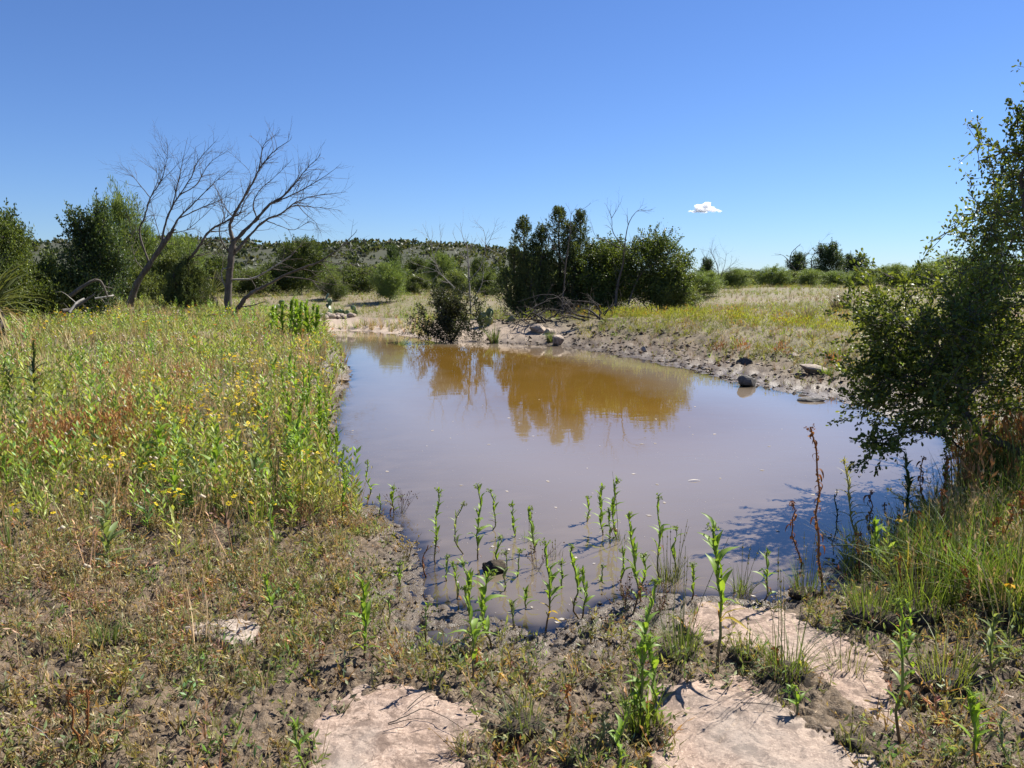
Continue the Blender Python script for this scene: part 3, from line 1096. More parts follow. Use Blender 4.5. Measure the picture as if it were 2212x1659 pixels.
# rough bushy shrub
P_SHRUB = [proto(s, [((0, 0, .9), (1.1, 1., .75)), ((-.8, 0, .7), (.7, .7, .55)), ((.8, 0, .75), (.7, .7, .6)), ((.2, 0, 1.5), (.5, .5, .4)), ((-.4, .1, 1.4), (.4, .4, .35))],
                 [[O0, (.1, 0, .5), (.2, 0, 1.0)], [(.1, 0, 0), (.5, 0, .4), (.8, 0, .8)], [(-.1, 0, 0), (-.5, 0, .4), (-.8, 0, .7)]],
                 natt=520, step=.13, leaf_L=.10, leaf_W=.042, per_node=6, clump=(12, .10, 2.2), cols=OLIVE_C, tip=.004, gap=.38, gscale=1.2, mat_leaf=M_LEAF, leaf_r=2.8) for s in (231, 232)]


def juniper(seed, H=4.0, W=1.1, spires=((0, 0, 1.0), (-.3, .1, .85)), skirt=1.0):
    """ragged spires of upswept scale-leaf sprays on visible limbs"""
    g = np.random.default_rng(seed)
    wood, crown = MB(), MB()
    pos, dirs, cc = [], [], []
    for si, (sx, sy, sh) in enumerate(spires):
        top = H * sh
        n = int(300 * sh)
        line = np.array([(sx * .3, sy * .3, 0), (sx * .7, sy * .7, top * .3), (sx, sy, top * .7), (sx, sy, top * .98)])
        V, F = tube(line, [.09, .07, .035, .008], 6); wood.add(V, F)
        for i in range(n):
            f = .06 + .94 * g.uniform() ** .8
            z = top * f
            a = g.uniform(0, 2 * math.pi)
            lobe = vnoise(np.array([z * 1.9 + si * 9]), np.array([a * 1.3 + sx * 3]), seed)[0]
            rad = W * .62 * (1 - f) ** .62 * (.30 + 1.1 * lobe) * g.uniform(.55, 1.0) + .04
            c = np.array([sx * min(1, .3 + f), sy * min(1, .3 + f), 0])
            p0 = c + np.array([0, 0, max(.1, z - rad * .7)])
            p1 = c + np.array([math.cos(a) * rad, math.sin(a) * rad, z])
            if i % 2 == 0:
                V, F = tube([p0, (p0 + p1) / 2 + (0, 0, -.04), p1], [.014, .009, .003], 4); wood.add(V, F)
            m = 24
            ax = unit(np.array([math.cos(a) * .45, math.sin(a) * .45, 1.0]))
            ln = g.uniform(.10, .26) * (1.15 - .4 * f)
            tt = g.uniform(-.6, 1, (m, 1))
            q = p1 + ax * ln * tt + g.normal(0, 1, (m, 3)) * .05 * (1.15 - np.clip(tt, 0, 1))
            pos.append(q)
            dirs.append(ax + g.normal(0, .42, (m, 3)))
            k = np.clip(g.normal(.4, .3), 0, 1)
            cc.append(np.broadcast_to(np.array(JUN_C[0]) * (1 - k) + np.array(JUN_C[1]) * k, (m, 3)))
    pos, dirs, cc = np.concatenate(pos), np.concatenate(dirs), np.concatenate(cc)
    add_leaves(crown, pos, dirs, .095 * g.uniform(.6, 1.2, len(pos)), .030 * g.uniform(.7, 1.3, len(pos)), cc, g)
    return wood.mesh('trunk', M_BARK), crown.mesh('crown', M_NEEDLE, smooth=False)


# ---- the juniper and oak island at the far end of the pond
def stand(name, label, cat, me, u, vb, vt, Y, h, group=None, rz=0., wide=1.0):
    loc, s = place_tree(u, vb, vt, Y, h)
    return tree_thing(name, label, cat, me, loc, group, rz, (s * wide, s * wide, s))


JUN_A = juniper(301, 4.0, 1.7, ((-.2, 0, 1.0), (.5, .1, .92), (-.6, .2, .70), (.1, -.4, .6), (.2, .3, .75), (-.9, 0, .45)))
JUN_B = juniper(302, 4.2, 1.75, ((-.3, 0, 1.0), (.55, .1, .97), (.1, -.3, .85), (.95, .1, .68), (-.7, .1, .6), (.3, -.5, .55)))
stand('juniper_tree', 'shorter dark juniper with twin points left in the tree clump beyond the pond', 'tree', JUN_A, 1142, 690, 472, 27.2, 3.98)
stand('juniper_tree', 'tallest dark pointed juniper in the middle of the clump beyond the pond', 'tree', JUN_B, 1222, 690, 454, 27.8, 4.15)
stand('oak_tree', 'round green oak at the right of the tree clump beyond the pond', 'tree', P_OAK[0], 1405, 675, 484, 26.6, 3.85, wide=1.12)
stand('oak_tree', 'darker oak wedged between the juniper and the round oak beyond the pond', 'tree', P_OAK[1], 1318, 675, 498, 27.6, 3.85, rz=1.3, wide=1.25)
stand('shrub', 'low leafy bush filling the right foot of the far oak clump', 'shrub', P_SHRUB[0], 1450, 668, 575, 26.4, 2.1, rz=.6, wide=1.0)
stand('shrub', 'dark low bush under the far junipers behind the brush pile', 'shrub', P_SHRUB[1], 1190, 690, 600, 28.2, 2.1, rz=2.6, wide=1.1)
stand('shrub', 'dark low bush under the middle of the far clump', 'shrub', P_SHRUB[0], 1300, 690, 590, 27.0, 2.1, rz=1.6, wide=1.1)

# ---- left bank
stand('oak_tree', 'bright green oak bush cut by the left edge of the photo', 'tree', P_OAK[1], 30, 700, 425, 17.5, 3.85, rz=2.2, wide=.72)
stand('oak_tree', 'dark open oak with two leafy tops standing left of the dead trees', 'tree', P_OPEN, 200, 700, 408, 19.0, 3.75, rz=.2, wide=.78)
stand('oak_tree', 'dense dark oak bush tucked against the leaning dead tree', 'tree', P_OAK[0], 250, 700, 462, 25.5, 3.85, rz=2.9, wide=.66)
stand('mesquite_tree', 'tall pale feathery mesquite rising behind the left oaks', 'tree', P_MESQ[0], 275, 690, 388, 29.0, 3.4, rz=.4, wide=.55)
stand('mesquite_tree', 'lower pale mesquite glimpsed behind the leaning dead tree', 'tree', P_MESQ[1], 385, 690, 490, 30.0, 3.4, rz=1.4, wide=.85)
stand('shrub', 'yellow-green bush between the two dead trees', 'shrub', P_SHRUB[1], 372, 690, 540, 27.0, 2.1, rz=.4, wide=.75)
JUN_S = juniper(303, 2.2, 1.9, ((0, 0, 1.0), (-.5, .1, .85), (.5, .1, .75), (-.8, 0, .5), (.2, -.4, .6)))
stand('juniper_tree', 'small dark juniper bush at the foot of the upright dead tree', 'tree', JUN_S, 412, 690, 556, 23.5, 2.2, wide=.8)
stand('shrub', 'dark bush under the left oaks at the meadow edge', 'shrub', P_SHRUB[0], 110, 700, 545, 18.6, 2.1, rz=2.0, wide=.85)
stand('shrub', 'bush filling the gap at the foot of the left oaks', 'shrub', P_SHRUB[1], 310, 690, 575, 26.0, 2.1, rz=4.0, wide=.8)

# ---- the bushes across the far meadow
FAR = [  # prototype, u, v_base, v_top, Y, wide, rz, name, label
    (P_OAK[1], 650, 650, 500, 46, .85, 0, 'oak_tree', 'dark round oak right of the upright dead tree, far meadow'),
    (P_SHRUB[0], 610, 645, 560, 47, 1.0, 1, 'shrub', 'dark shrub at the left foot of the far round oak'),
    (P_SHRUB[1], 724, 640, 588, 40, .8, 2, 'shrub', 'low light green bush below the far round oak, nearest the meadow'),
    (P_MESQ[1], 700, 640, 560, 52, 1.0, 3, 'mesquite_tree', 'feathery green mesquite just right of the far round oak'),
    (P_SHRUB[0], 770, 640, 568, 48, 1.1, 4, 'shrub', 'wide green shrub between the far oak and the mesquite bush'),
    (P_MESQ[0], 842, 650, 552, 38, .9, 5, 'mesquite_tree', 'broad green mesquite bush in the middle of the far meadow'),
    (P_OPEN, 850, 645, 518, 62, .75, 1.5, 'oak_tree', 'dark small tree poking above the ridge left of the grey snags'),
    (P_OAK[0], 905, 645, 548, 66, 1.0, 2.5, 'oak_tree', 'dark oak on the slope behind the broad mesquite bush'),
    (P_MESQ[1], 955, 645, 536, 56, .7, 3.5, 'mesquite_tree', 'yellow-green tree behind the bare grey snags'),
    (P_SHRUB[1], 900, 645, 590, 50, .9, .5, 'shrub', 'olive shrub at the left of the bare grey snags'),
    (P_OAK[1], 1035, 645, 548, 60, .8, 4.5, 'oak_tree', 'round oak half hidden by the right grey snag'),
    (P_SHRUB[0], 1050, 645, 585, 46, 1.0, 5.5, 'shrub', 'grey-green shrub against the left flank of the far junipers'),
    (P_SHRUB[1], 985, 645, 582, 48, 1.0, 2.2, 'shrub', 'grey-green shrub between the two bare snags'),
    (P_SHRUB[0], 545, 650, 575, 44, 1.1, 3.1, 'shrub', 'shrub seen through the upright dead tree'),
    (P_OAK[0], 470, 660, 540, 42, .9, .9, 'oak_tree', 'far oak seen between the dead trees'),
    # right side
    (P_OPEN, 1528, 640, 548, 46, .75, 2.0, 'oak_tree', 'dark open shrub with bare twigs right of the oak clump'),
    (P_MESQ[0], 1520, 650, 576, 36, 1.1, 1.0, 'mesquite_tree', 'light green mesquite shrub at the right foot of the oak clump'),
    (P_MESQ[1], 1590, 640, 574, 46, 1.2, 2.0, 'mesquite_tree', 'pale mesquite thicket left of the dark far trees'),
    (P_MESQ[0], 1668, 640, 569, 50, 1.1, 3.0, 'mesquite_tree', 'pale mesquite bush at the left foot of the dark far trees'),
    (P_OPEN, 1722, 635, 538, 63, 1.2, 4.0, 'oak_tree', 'leftmost of the three dark far trees, ragged with a bare snag'),
    (P_OPEN, 1778, 640, 514, 62, 1.0, 5.4, 'oak_tree', 'tallest middle tree of the three dark far trees'),
    (P_OPEN, 1846, 640, 541, 64, 1.3, 2.6, 'oak_tree', 'rightmost leaning tree of the three dark far trees'),
    (P_MESQ[1], 1745, 640, 576, 52, 1.1, 1.2, 'mesquite_tree', 'pale mesquite bush below the tallest dark far tree'),
    (P_MESQ[0], 1850, 640, 578, 50, 1.2, 2.4, 'mesquite_tree', 'pale mesquite bush below the leaning dark far tree'),
    (P_MESQ[1], 1935, 640, 564, 48, 1.1, 3.6, 'mesquite_tree', 'pale mesquite between the dark far trees and the near oak'),
    (P_MESQ[0], 2005, 640, 556, 44, 1.1, 4.8, 'mesquite_tree', 'pale mesquite showing through the outer twigs of the near oak'),
    (P_MESQ[1], 2100, 640, 559, 46, 1.2, 5.4, 'mesquite_tree', 'pale mesquite behind the crown of the near oak'),
    (P_MESQ[0], 2190, 640, 554, 46, 1.2, .4, 'mesquite_tree', 'pale mesquite at the far right behind the near oak'),
    (P_MESQ[0], 1560, 640, 584, 62, 1.6, 2.7, 'mesquite_tree', 'low pale mesquite on the horizon right of the bare twig fan'),
    (P_SHRUB[0], 1625, 640, 581, 66, 1.5, 1.7, 'shrub', 'dark low shrub on the horizon between the pale mesquites'),
    (P_SHRUB[1], 1700, 640, 584, 58, 1.5, .7, 'shrub', 'low green shrub in front of the ragged far tree'),
    (P_MESQ[1], 1800, 640, 581, 47, 1.4, 4.7, 'mesquite_tree', 'pale mesquite between the tallest and the leaning dark far trees'),
    (P_MESQ[0], 1895, 640, 574, 56, 1.4, 5.7, 'mesquite_tree', 'pale ragged mesquite right of the leaning dark far tree'),
    (P_SHRUB[0], 1970, 640, 574, 52, 1.4, 2.9, 'shrub', 'green shrub on the horizon left of the near oak twigs'),
    (P_MESQ[1], 2055, 640, 544, 50, 1.2, 1.9, 'mesquite_tree', 'tallest pale mesquite on the horizon behind the near oak'),
    (P_SHRUB[1], 1490, 640, 598, 52, 1.4, 3.9, 'shrub', 'green shrub peeking over the right shoulder of the oak clump'),
]
for me, u, vb, vt, Y, wide, rz, nm, label in FAR:
    h = 2.1 if me in P_SHRUB else 3.45 if me in P_MESQ else 3.75 if me is P_OPEN else 3.85
    stand(nm, label, 'tree' if nm != 'shrub' else 'shrub', me, u, vb, vt, Y, h, 'bushes and trees across the far meadow', rz, wide * (1.5 if u > 1500 and me is not P_OPEN else 1.2))

# distant scrub behind the meadow and on the ridge: one mass
g = np.random.default_rng(77)
mb = MB()


def scrub(mb, x, y, z, s, col, m=34, lf=.22):
    q = unit(g.normal(size=(m, 3))) * g.uniform(.35, 1, (m, 1)) ** .5 * np.array([s, s, s * .7]) + np.array([x, y, z + s * .45])
    k = g.uniform(.7, 1.35, (m, 1))
    add_leaves(mb, q, g.normal(size=(m, 3)) + (0, 0, .4), s * lf * 2.2, s * lf * 1.5, np.asarray(col) * k, g)


for i in range(3200):
    x, y = g.uniform(-330, 60), g.uniform(195, 330)
    yc = 300 + .12 * x
    if y > yc + 25: continue
    z = float(ridge_z(np.array([x]), np.array([y]))[0])
    scrub(mb, x, y, z - .2, g.uniform(.7, 1.7), [(.046, .062, .024), (.062, .08, .032), (.07, .075, .042)][i % 3], 14, .44)
for i in range(1150):
    y = 58 * (190 / 58) ** g.uniform(); x = g.uniform(-.75, .75) * y
    if abs(x) < 4 and y < 70: continue
    right = x > .12 * y
    z = 1.35
    scrub(mb, x, y, z, g.uniform(.5, 1.25 if not right else .8), [(.07, .095, .034), (.12, .15, .05), (.085, .105, .04)][i % 3] if not right else [(.15, .19, .07), (.12, .15, .06), (.19, .21, .085)][i % 3], 44, .18)
tag(obj('distant_scrub', mb.mesh('distant_scrub', M_LEAF, smooth=False)), 'dark scrub dotting the ridge and the far plain', 'scrub', kind='stuff')


# ---- dead trees: limbs traced, then twigs grown on them
def bend_line(P, g, n=5, amp=.02):
    """subdivide a polyline smoothly (Catmull-Rom) and roughen it"""
    P = np.asarray(P, float)
    Q = np.vstack([2 * P[0] - P[1], P, 2 * P[-1] - P[-2]])
    outp = []
    for i in range(1, len(Q) - 2):
        for s in range(n):
            t = s / n
            a, b, c, d = Q[i - 1], Q[i], Q[i + 1], Q[i + 2]
            outp.append(.5 * ((2 * b) + (-a + c) * t + (2 * a - 5 * b + 4 * c - d) * t * t + (-a + 3 * b - 3 * c + d) * t ** 3))
    outp.append(Q[-2])
    outp = np.array(outp)
    L = np.linalg.norm(outp[-1] - outp[0])
    outp[1:-1] += g.normal(0, amp * L / 12, outp[1:-1].shape)
    return outp


def twig(mb, p, d, L, r, lvl, g, grav=0.12, k=4, spread=.75):
    n = max(4, int(L / .09))
    pts = [p]
    d = unit(d)
    curl = g.normal(0, .10, 3)
    for i in range(n):
        d = unit(d + curl * .5 + g.normal(0, .10, 3) + np.array([0, 0, grav * .12]))
        pts.append(pts[-1] + d * L / n)
    pts = np.array(pts)
    rad = np.linspace(r, r * .35, len(pts))
    V, F = tube(pts, rad, k)
    mb.add(V, F, (.2, .17, .15))
    if lvl > 0:
        m = max(2, int(L * 6.0))
        for i in range(m):
            j = g.integers(1, len(pts))
            t = unit(pts[j] - pts[j - 1])
            s = unit(np.cross(t, g.normal(size=3)))
            twig(mb, pts[j], t * 1.0 + s * spread, L * g.uniform(.28, .55), r * .55, lvl - 1, g, grav, 3, spread)


def dead_tree(name, label, limbs, Y, conv, group=None, mat=M_DEADWOOD, seed=5, twig_lvl=2, depth=.35, twig_density=3.0, tw_len=.7, base_px=None, pale=()):
    """limbs: (points in picture places, radius at start, radius at end, depth drift). Each limb is a part of its own."""
    g = np.random.default_rng(seed)
    b = conv(*limbs[0][0][0])
    base = at(b[0], b[1], Y)
    base[2] = hz(base[0], base[1]) - .03
    root = thing(name, label, 'tree', base, group)
    drift = {}
    for li, (pts, r0, r1, dy) in enumerate(limbs):
        y0 = 0.0
        key = pts[0]
        for q, yy in drift.items():
            if math.hypot(q[0] - key[0], q[1] - key[1]) < 26: y0 = yy
        W = []
        m = len(pts)
        for i, q in enumerate(pts):
            yy = y0 + dy * depth * (i / max(1, m - 1)) * (len(pts) / 4)
            u, v = conv(*q)
            W.append(at(u, v, Y + yy)); drift[q] = yy
        if li == 0:
            W[0] = base.copy()
        L = bend_line(np.array(W) - base, g)
        rad = (r0 + (r1 - r0) * np.linspace(0, 1, len(L)) ** .8) * .70 * (1 + .10 * g.normal(size=len(L)))
        mb = MB()
        V, F = tube(L, rad, 8 if r0 > .05 else 5)
        mb.add(V, F, (.2, .18, .15))
        o = obj('trunk' if li == 0 else 'limb', mb.mesh('limb', M_PALEWOOD if li in pale else mat), root)
        twigs = MB()
        total = np.linalg.norm(np.diff(L, axis=0), axis=1).sum()
        nt = int(total * twig_density * 1.35 * (1 if r0 < .09 else .35))
        for _ in range(nt):
            j = g.integers(int(len(L) * (.25 if r0 < .09 else .7)), len(L))
            t = unit(L[j] - L[j - 1])
            s = unit(np.cross(t, g.normal(size=3)))
            twig(twigs, L[j], t + s * .8, tw_len * g.uniform(.5, 1.3), min(.008, rad[j] * .6), twig_lvl - 1, g)
        t = unit(L[-1] - L[-2])
        twig(twigs, L[-1], t, tw_len * .3, r1 * .8, twig_lvl - 1, g)
        tag(obj('twigs', twigs.mesh('twigs', mat), o), kind='stuff')
    return root


def c1(zx, zy):           # places read off an enlargement of the photo's left part
    return zx * .3472, 274.3 + zy * .3472


UPRIGHT = [
    ([(1422, 1150), (1418, 1050), (1430, 900), (1440, 790), (1452, 715)], .17, .115, 0),
    ([(1452, 715), (1430, 620), (1450, 560), (1500, 470), (1560, 370), (1610, 270), (1660, 200), (1720, 140), (1790, 92)], .075, .010, -.3),
    ([(1610, 270), (1630, 150), (1650, 100), (1722, 42)], .028, .007, .3),
    ([(1450, 560), (1400, 500), (1370, 430), (1330, 360)], .024, .006, .4),
    ([(1452, 715), (1530, 640), (1600, 570), (1680, 480), (1760, 430), (1830, 360), (1900, 270), (1980, 190)], .085, .009, .2),
    ([(1600, 570), (1575, 480), (1620, 390), (1700, 320), (1790, 232)], .035, .007, -.5),
    ([(1680, 480), (1780, 440), (1880, 390), (2000, 320), (2090, 256)], .04, .007, -.4),
    ([(1452, 790), (1540, 690), (1650, 580), (1740, 545), (1840, 470), (1950, 430), (2120, 410)], .07, .007, .5),
    ([(1740, 545), (1830, 490), (1960, 500), (2100, 515)], .03, .006, -.4),
    ([(1650, 580), (1740, 615), (1830, 640), (1930, 590), (1990, 640)], .022, .005, -.3),
    ([(1840, 470), (1900, 540), (1960, 590), (1985, 635)], .02, .005, .3),
    ([(1760, 430), (1850, 320), (1880, 210)], .022, .005, .3),
    ([(1500, 470), (1560, 300), (1440, 165)], .018, .005, .5),
    ([(1438, 800), (1385, 720), (1365, 640), (1400, 570), (1480, 500), (1540, 380)], .035, .007, -.4),
    ([(1418, 1030), (1388, 960), (1378, 892), (1412, 880)], .035, .022, -.3),
    ([(1430, 950), (1560, 945), (1640, 910), (1720, 860), (1812, 800)], .05, .025, .3),
    ([(1560, 945), (1590, 1000), (1570, 1050)], .02, .008, .3),
]
LEANING = [
    ([(800, 1080), (850, 980), (920, 870), (1000, 750), (1060, 662)], .16, .10, 0),
    ([(930, 860), (868, 660), (900, 560), (935, 440), (1000, 340), (1040, 200), (1042, 110)], .05, .007, -.3),
    ([(935, 440), (870, 360), (820, 300), (762, 242)], .022, .006, -.3),
    ([(1000, 340), (1080, 260), (1110, 220)], .016, .005, .3),
    ([(935, 440), (985, 300), (890, 220)], .016, .005, .3),
    ([(1000, 750), (1030, 600), (1070, 500), (1120, 420), (1190, 310), (1240, 200), (1330, 100)], .06, .008, .2),
    ([(1070, 500), (1100, 380), (1130, 240), (1160, 100)], .03, .006, -.4),
    ([(1060, 662), (1110, 570), (1180, 500), (1260, 420), (1340, 340), (1420, 280)], .055, .007, .3),
    ([(1120, 420), (1220, 360), (1300, 230), (1410, 150)], .03, .006, .3),
    ([(1110, 570), (1260, 500), (1380, 450), (1500, 370)], .03, .006, -.4),
    ([(1060, 662), (1160, 640), (1260, 560), (1380, 440)], .025, .006, .4),
    ([(1000, 700), (960, 560), (940, 470)], .022, .006, -.3),
    ([(900, 900), (840, 820), (820, 700), (850, 610)], .025, .006, .4),
]
SECOND = [
    ([(1010, 1000), (1100, 890), (1180, 820), (1240, 740), (1300, 650), (1400, 590), (1490, 540)], .085, .03, 0),
    ([(1400, 590), (1380, 480), (1340, 370)], .025, .006, .3),
    ([(1490, 540), (1540, 430), (1640, 340)], .025, .006, -.3),
    ([(1300, 650), (1420, 640), (1520, 560), (1620, 480)], .025, .006, .3),
    ([(1180, 820), (1290, 780), (1390, 800)], .02, .006, -.3),
    ([(1240, 740), (1320, 700), (1370, 720)], .02, .006, .3),
]
LOWLIMB = [
    ([(1440, 1170), (1500, 1100), (1570, 1030), (1650, 990), (1760, 930), (1870, 880), (2000, 830), (2130, 740), (2200, 670)], .10, .010, 0),
    ([(1760, 930), (1900, 945), (2000, 970), (2130, 985)], .028, .008, -.3),
    ([(2000, 830), (2100, 850), (2200, 855), (2290, 890)], .022, .006, .3),
    ([(1500, 1120), (1570, 1110), (1640, 1088)], .035, .015, -.3),
    ([(1870, 880), (1980, 900), (2100, 880)], .02, .006, .3),
    ([(2000, 830), (2080, 950), (2100, 1000)], .015, .005, -.3),
]
dead_tree('dead_tree', 'upright dead tree with a dark trunk and arching bare limbs beside the pond', UPRIGHT, 22.0, c1, seed=11, pale=(14, 15), twig_density=6.5, tw_len=.55)
dead_tree('dead_tree', 'leaning dead tree with many upswept bare branches against the left oaks', LEANING, 24.0, c1, seed=12, twig_density=7.0, tw_len=.62)
dead_tree('dead_tree', 'thin dead trunk leaning right between the two large dead trees', SECOND, 23.5, c1, seed=13, twig_density=5.5, tw_len=.55)
dead_tree('dead_tree', 'fallen dead limb slanting low to the right from the upright dead tree foot', LOWLIMB, 21.6, c1, seed=14, twig_density=3.2, tw_len=.6)


def c2(zx, zy):           # enlargement of the photo's middle
    return (1200 + zx * .7233) * .5486, (700 + zy * .7233) * .5486


SNAG_A = [
    ([(905, 670), (895, 560), (890, 470), (885, 390)], .06, .03, 0),
    ([(885, 390), (860, 320), (850, 262)], .02, .006, .3),
    ([(890, 470), (850, 400), (810, 310)], .02, .006, -.3),
    ([(895, 560), (960, 480), (985, 380), (975, 290), (940, 250)], .028, .006, .3),
    ([(985, 380), (1020, 310), (1045, 235)], .02, .005, -.3),
    ([(985, 380), (1060, 410), (1105, 380)], .015, .005, .3),
    ([(905, 670), (960, 590), (975, 480)], .035, .012, .2),
    ([(900, 640), (820, 600), (740, 520), (700, 430), (680, 340), (650, 272)], .035, .006, -.3),
    ([(700, 430), (740, 340), (735, 275)], .016, .005, .3),
    ([(820, 600), (720, 510), (600, 470)], .02, .006, .3),
    ([(740, 520), (680, 560), (610, 540)], .016, .005, -.3),
]
dead_tree('dead_tree', 'bare grey snag with thin forked branches behind the shore bush', SNAG_A, 29.0, c2, mat=M_PALEWOOD, seed=21, twig_density=3.6, tw_len=.5)
SNAG_B = [
    ([(1690, 700), (1700, 600), (1730, 480), (1740, 380)], .07, .03, 0),
    ([(1740, 380), (1680, 300), (1670, 220), (1645, 155)], .03, .006, .2),
    ([(1670, 220), (1700, 170), (1722, 130)], .014, .005, -.3),
    ([(1740, 380), (1760, 260), (1800, 190), (1845, 168)], .03, .006, .3),
    ([(1760, 260), (1755, 190)], .014, .005, -.3),
    ([(1740, 400), (1640, 340), (1585, 320), (1560, 250)], .02, .005, .3),
    ([(1760, 690), (1800, 580), (1850, 500), (1920, 460)], .05, .015, .3),
]
dead_tree('dead_tree', 'bare dead trunk and twigs rising through the far oak clump', SNAG_B, 26.0, c2, mat=M_DEADWOOD, seed=22, twig_density=3.0, tw_len=.5)
SNAG_C = [
    ([(1400, 640), (1420, 480), (1440, 330), (1450, 200)], .045, .012, 0),
    ([(1440, 330), (1480, 200), (1545, 150)], .018, .005, .3),
    ([(1420, 480), (1340, 340), (1290, 230)], .02, .005, -.3),
    ([(1340, 340), (1320, 260), (1330, 235)], .012, .004, .3),
]
dead_tree('dead_tree', 'thin dead twigs sticking out between the two far junipers', SNAG_C, 26.4, c2, mat=M_DEADWOOD, seed=23, twig_density=2.5, tw_len=.4)


def c3(zx, zy):           # enlargement of the photo's right part
    return (2600 + zx * .6474) * .5486, (800 + zy * .6474) * .5486


SNAG_D = [
    ([(835, 490), (825, 420), (790, 360), (800, 300), (840, 260)], .10, .025, 0),
    ([(790, 360), (750, 320), (715, 310)], .04, .015, .3),
    ([(825, 420), (870, 340), (900, 300)], .04, .015, -.3),
    ([(930, 470), (920, 340), (960, 290), (965, 250), (1000, 245)], .06, .015, .3),
]
dead_tree('dead_tree', 'crooked bare snag among the three dark far trees', SNAG_D, 60.0, c3, mat=M_BARK_DARK, seed=24, twig_density=1.2, tw_len=.8)
SNAG_E = [
    ([(360, 470), (350, 400), (330, 340), (310, 300)], .05, .012, 0),
    ([(360, 470), (390, 380), (400, 320)], .03, .01, .3),
    ([(350, 420), (300, 370), (260, 310)], .03, .01, -.3),
    ([(370, 440), (420, 390), (455, 355)], .03, .01, .3),
]
dead_tree('dead_tree', 'fan of thin bare twigs right of the oak clump on the horizon', SNAG_E, 45.0, c3, mat=M_DEADWOOD, seed=25, twig_density=3.0, tw_len=.9)

# ---- shore bush, the dark low shrub standing in the water's edge in front of the snag
p = ground_pt(975, 738)
bush = proto(241, [((-.2, 0, .75), (.62, .5, .42)), ((.35, 0, .85), (.45, .4, .40)), ((-.6, 0, .45), (.45, .4, .35)), ((.6, 0, .45), (.3, .3, .3)), ((-.75, .1, .15), (.4, .4, .14)), ((0, 0, 1.15), (.5, .4, .2)), ((-.2, 0, .3), (.6, .5, .3)), ((.35, 0, .3), (.5, .4, .28)), ((0, 0, .6), (.6, .5, .4))],
             [[O0, (-.05, 0, .25), (-.2, .05, .6)], [(.08, 0, 0), (.2, 0, .3), (.4, 0, .7)], [(-.05, 0, 0), (-.4, 0, .15), (-.7, 0, .3)]],
             natt=600, step=.07, leaf_L=.05, leaf_W=.026, per_node=4, clump=(9, .05, 2.0), cols=[(.026, .036, .016), (.05, .06, .025), (.09, .11, .03)], tip=.004, gap=.42, gscale=3.0, mat_bark=M_BARK_DARK, leaf_r=2.4)
tree_thing('shore_bush', 'dark twiggy bush standing at the far waterline, mirrored in the pond', 'shrub', bush, (p[0], p[1], 0.0), s=1.12)

# ---- brush pile of dead branches under the junipers
p = ground_pt(1225, 700)
root = thing('brush_pile', 'tangled grey brush pile of dead branches under the far junipers', 'brush pile', (p[0], p[1], p[2]))
g = np.random.default_rng(31)
for i in range(34):
    mb = MB()
    a = np.array([g.uniform(-1.4, 1.1), g.uniform(-.5, .8), g.uniform(0, .35)])
    b = a + np.array([g.normal(0, .9), g.normal(0, .35), g.uniform(.0, .75)])
    b[2] = max(.04, b[2] - .25 * abs(b[0]))
    L = bend_line(np.array([a, (a + b) / 2 + g.normal(0, .10, 3) + (0, 0, .12), b]), g, 5, .1)
    V, F = tube(L, np.linspace(g.uniform(.012, .04), .006, len(L)), 5)
    mb.add(V, F)
    for _ in range(4):
        j = g.integers(2, len(L))
        twig(mb, L[j], unit(L[j] - L[j - 1]) + g.normal(0, .6, 3), g.uniform(.3, .7), .007, 1, g, 0)
    obj('branch', mb.mesh('branch', [M_DEADWOOD, M_BARK_DARK, M_BARK_DARK, M_BARK, M_BARK_DARK][i % 5]), root)

# dead limbs lying in the left meadow
for pts, Y, label in (
        ([(150, 1000 - 1000 + 640), (190, 612), (215, 606), (232, 640)], 16, 'arched dark dead branch in the flowers at the far left'),
        ([(135, 672), (160, 665), (205, 605 + 30)], 15, 'short dark dead branch lying in the left meadow'),
        ([(150, 675), (165, 655), (182, 645)], 14.0, 'pale forked dead twig in the left meadow'),
        ([(430, 690), (455, 680), (478, 682)], 20, 'dark log end lying under the upright dead tree'),
        ([(580, 733), (600, 725), (615, 728)], 16.5, 'grey dead wood in the grass near the left bank'),
        ([(205, 645), (235, 640), (245, 638)], 17.5, 'tan broken log at the foot of the dark open oak')):
    W = np.array([at(u, v, Y + .15 * i) for i, (u, v) in enumerate(pts)])
    b = W[0].copy(); b[2] = hz(b[0], b[1])
    mb = MB()
    L = bend_line(W - b, g, 5, .05)
    pale = 'pale' in label or 'tan' in label
    V, F = tube(L, np.linspace(.045 if not pale else .025, .018, len(L)), 6); mb.add(V, F)
    for _ in range(3):
        j = g.integers(2, len(L)); twig(mb, L[j], g.normal(size=3), .3, .008, 1, g, 0)
    tag(obj('dead_branch', mb.mesh('dead_branch', M_PALEWOOD if pale else M_BARK), loc=b), label, 'branch')
W = np.array([at(0, 497, 14.5), at(35, 512, 14.6), at(75, 535, 14.8), (at(84, 700, 15))])

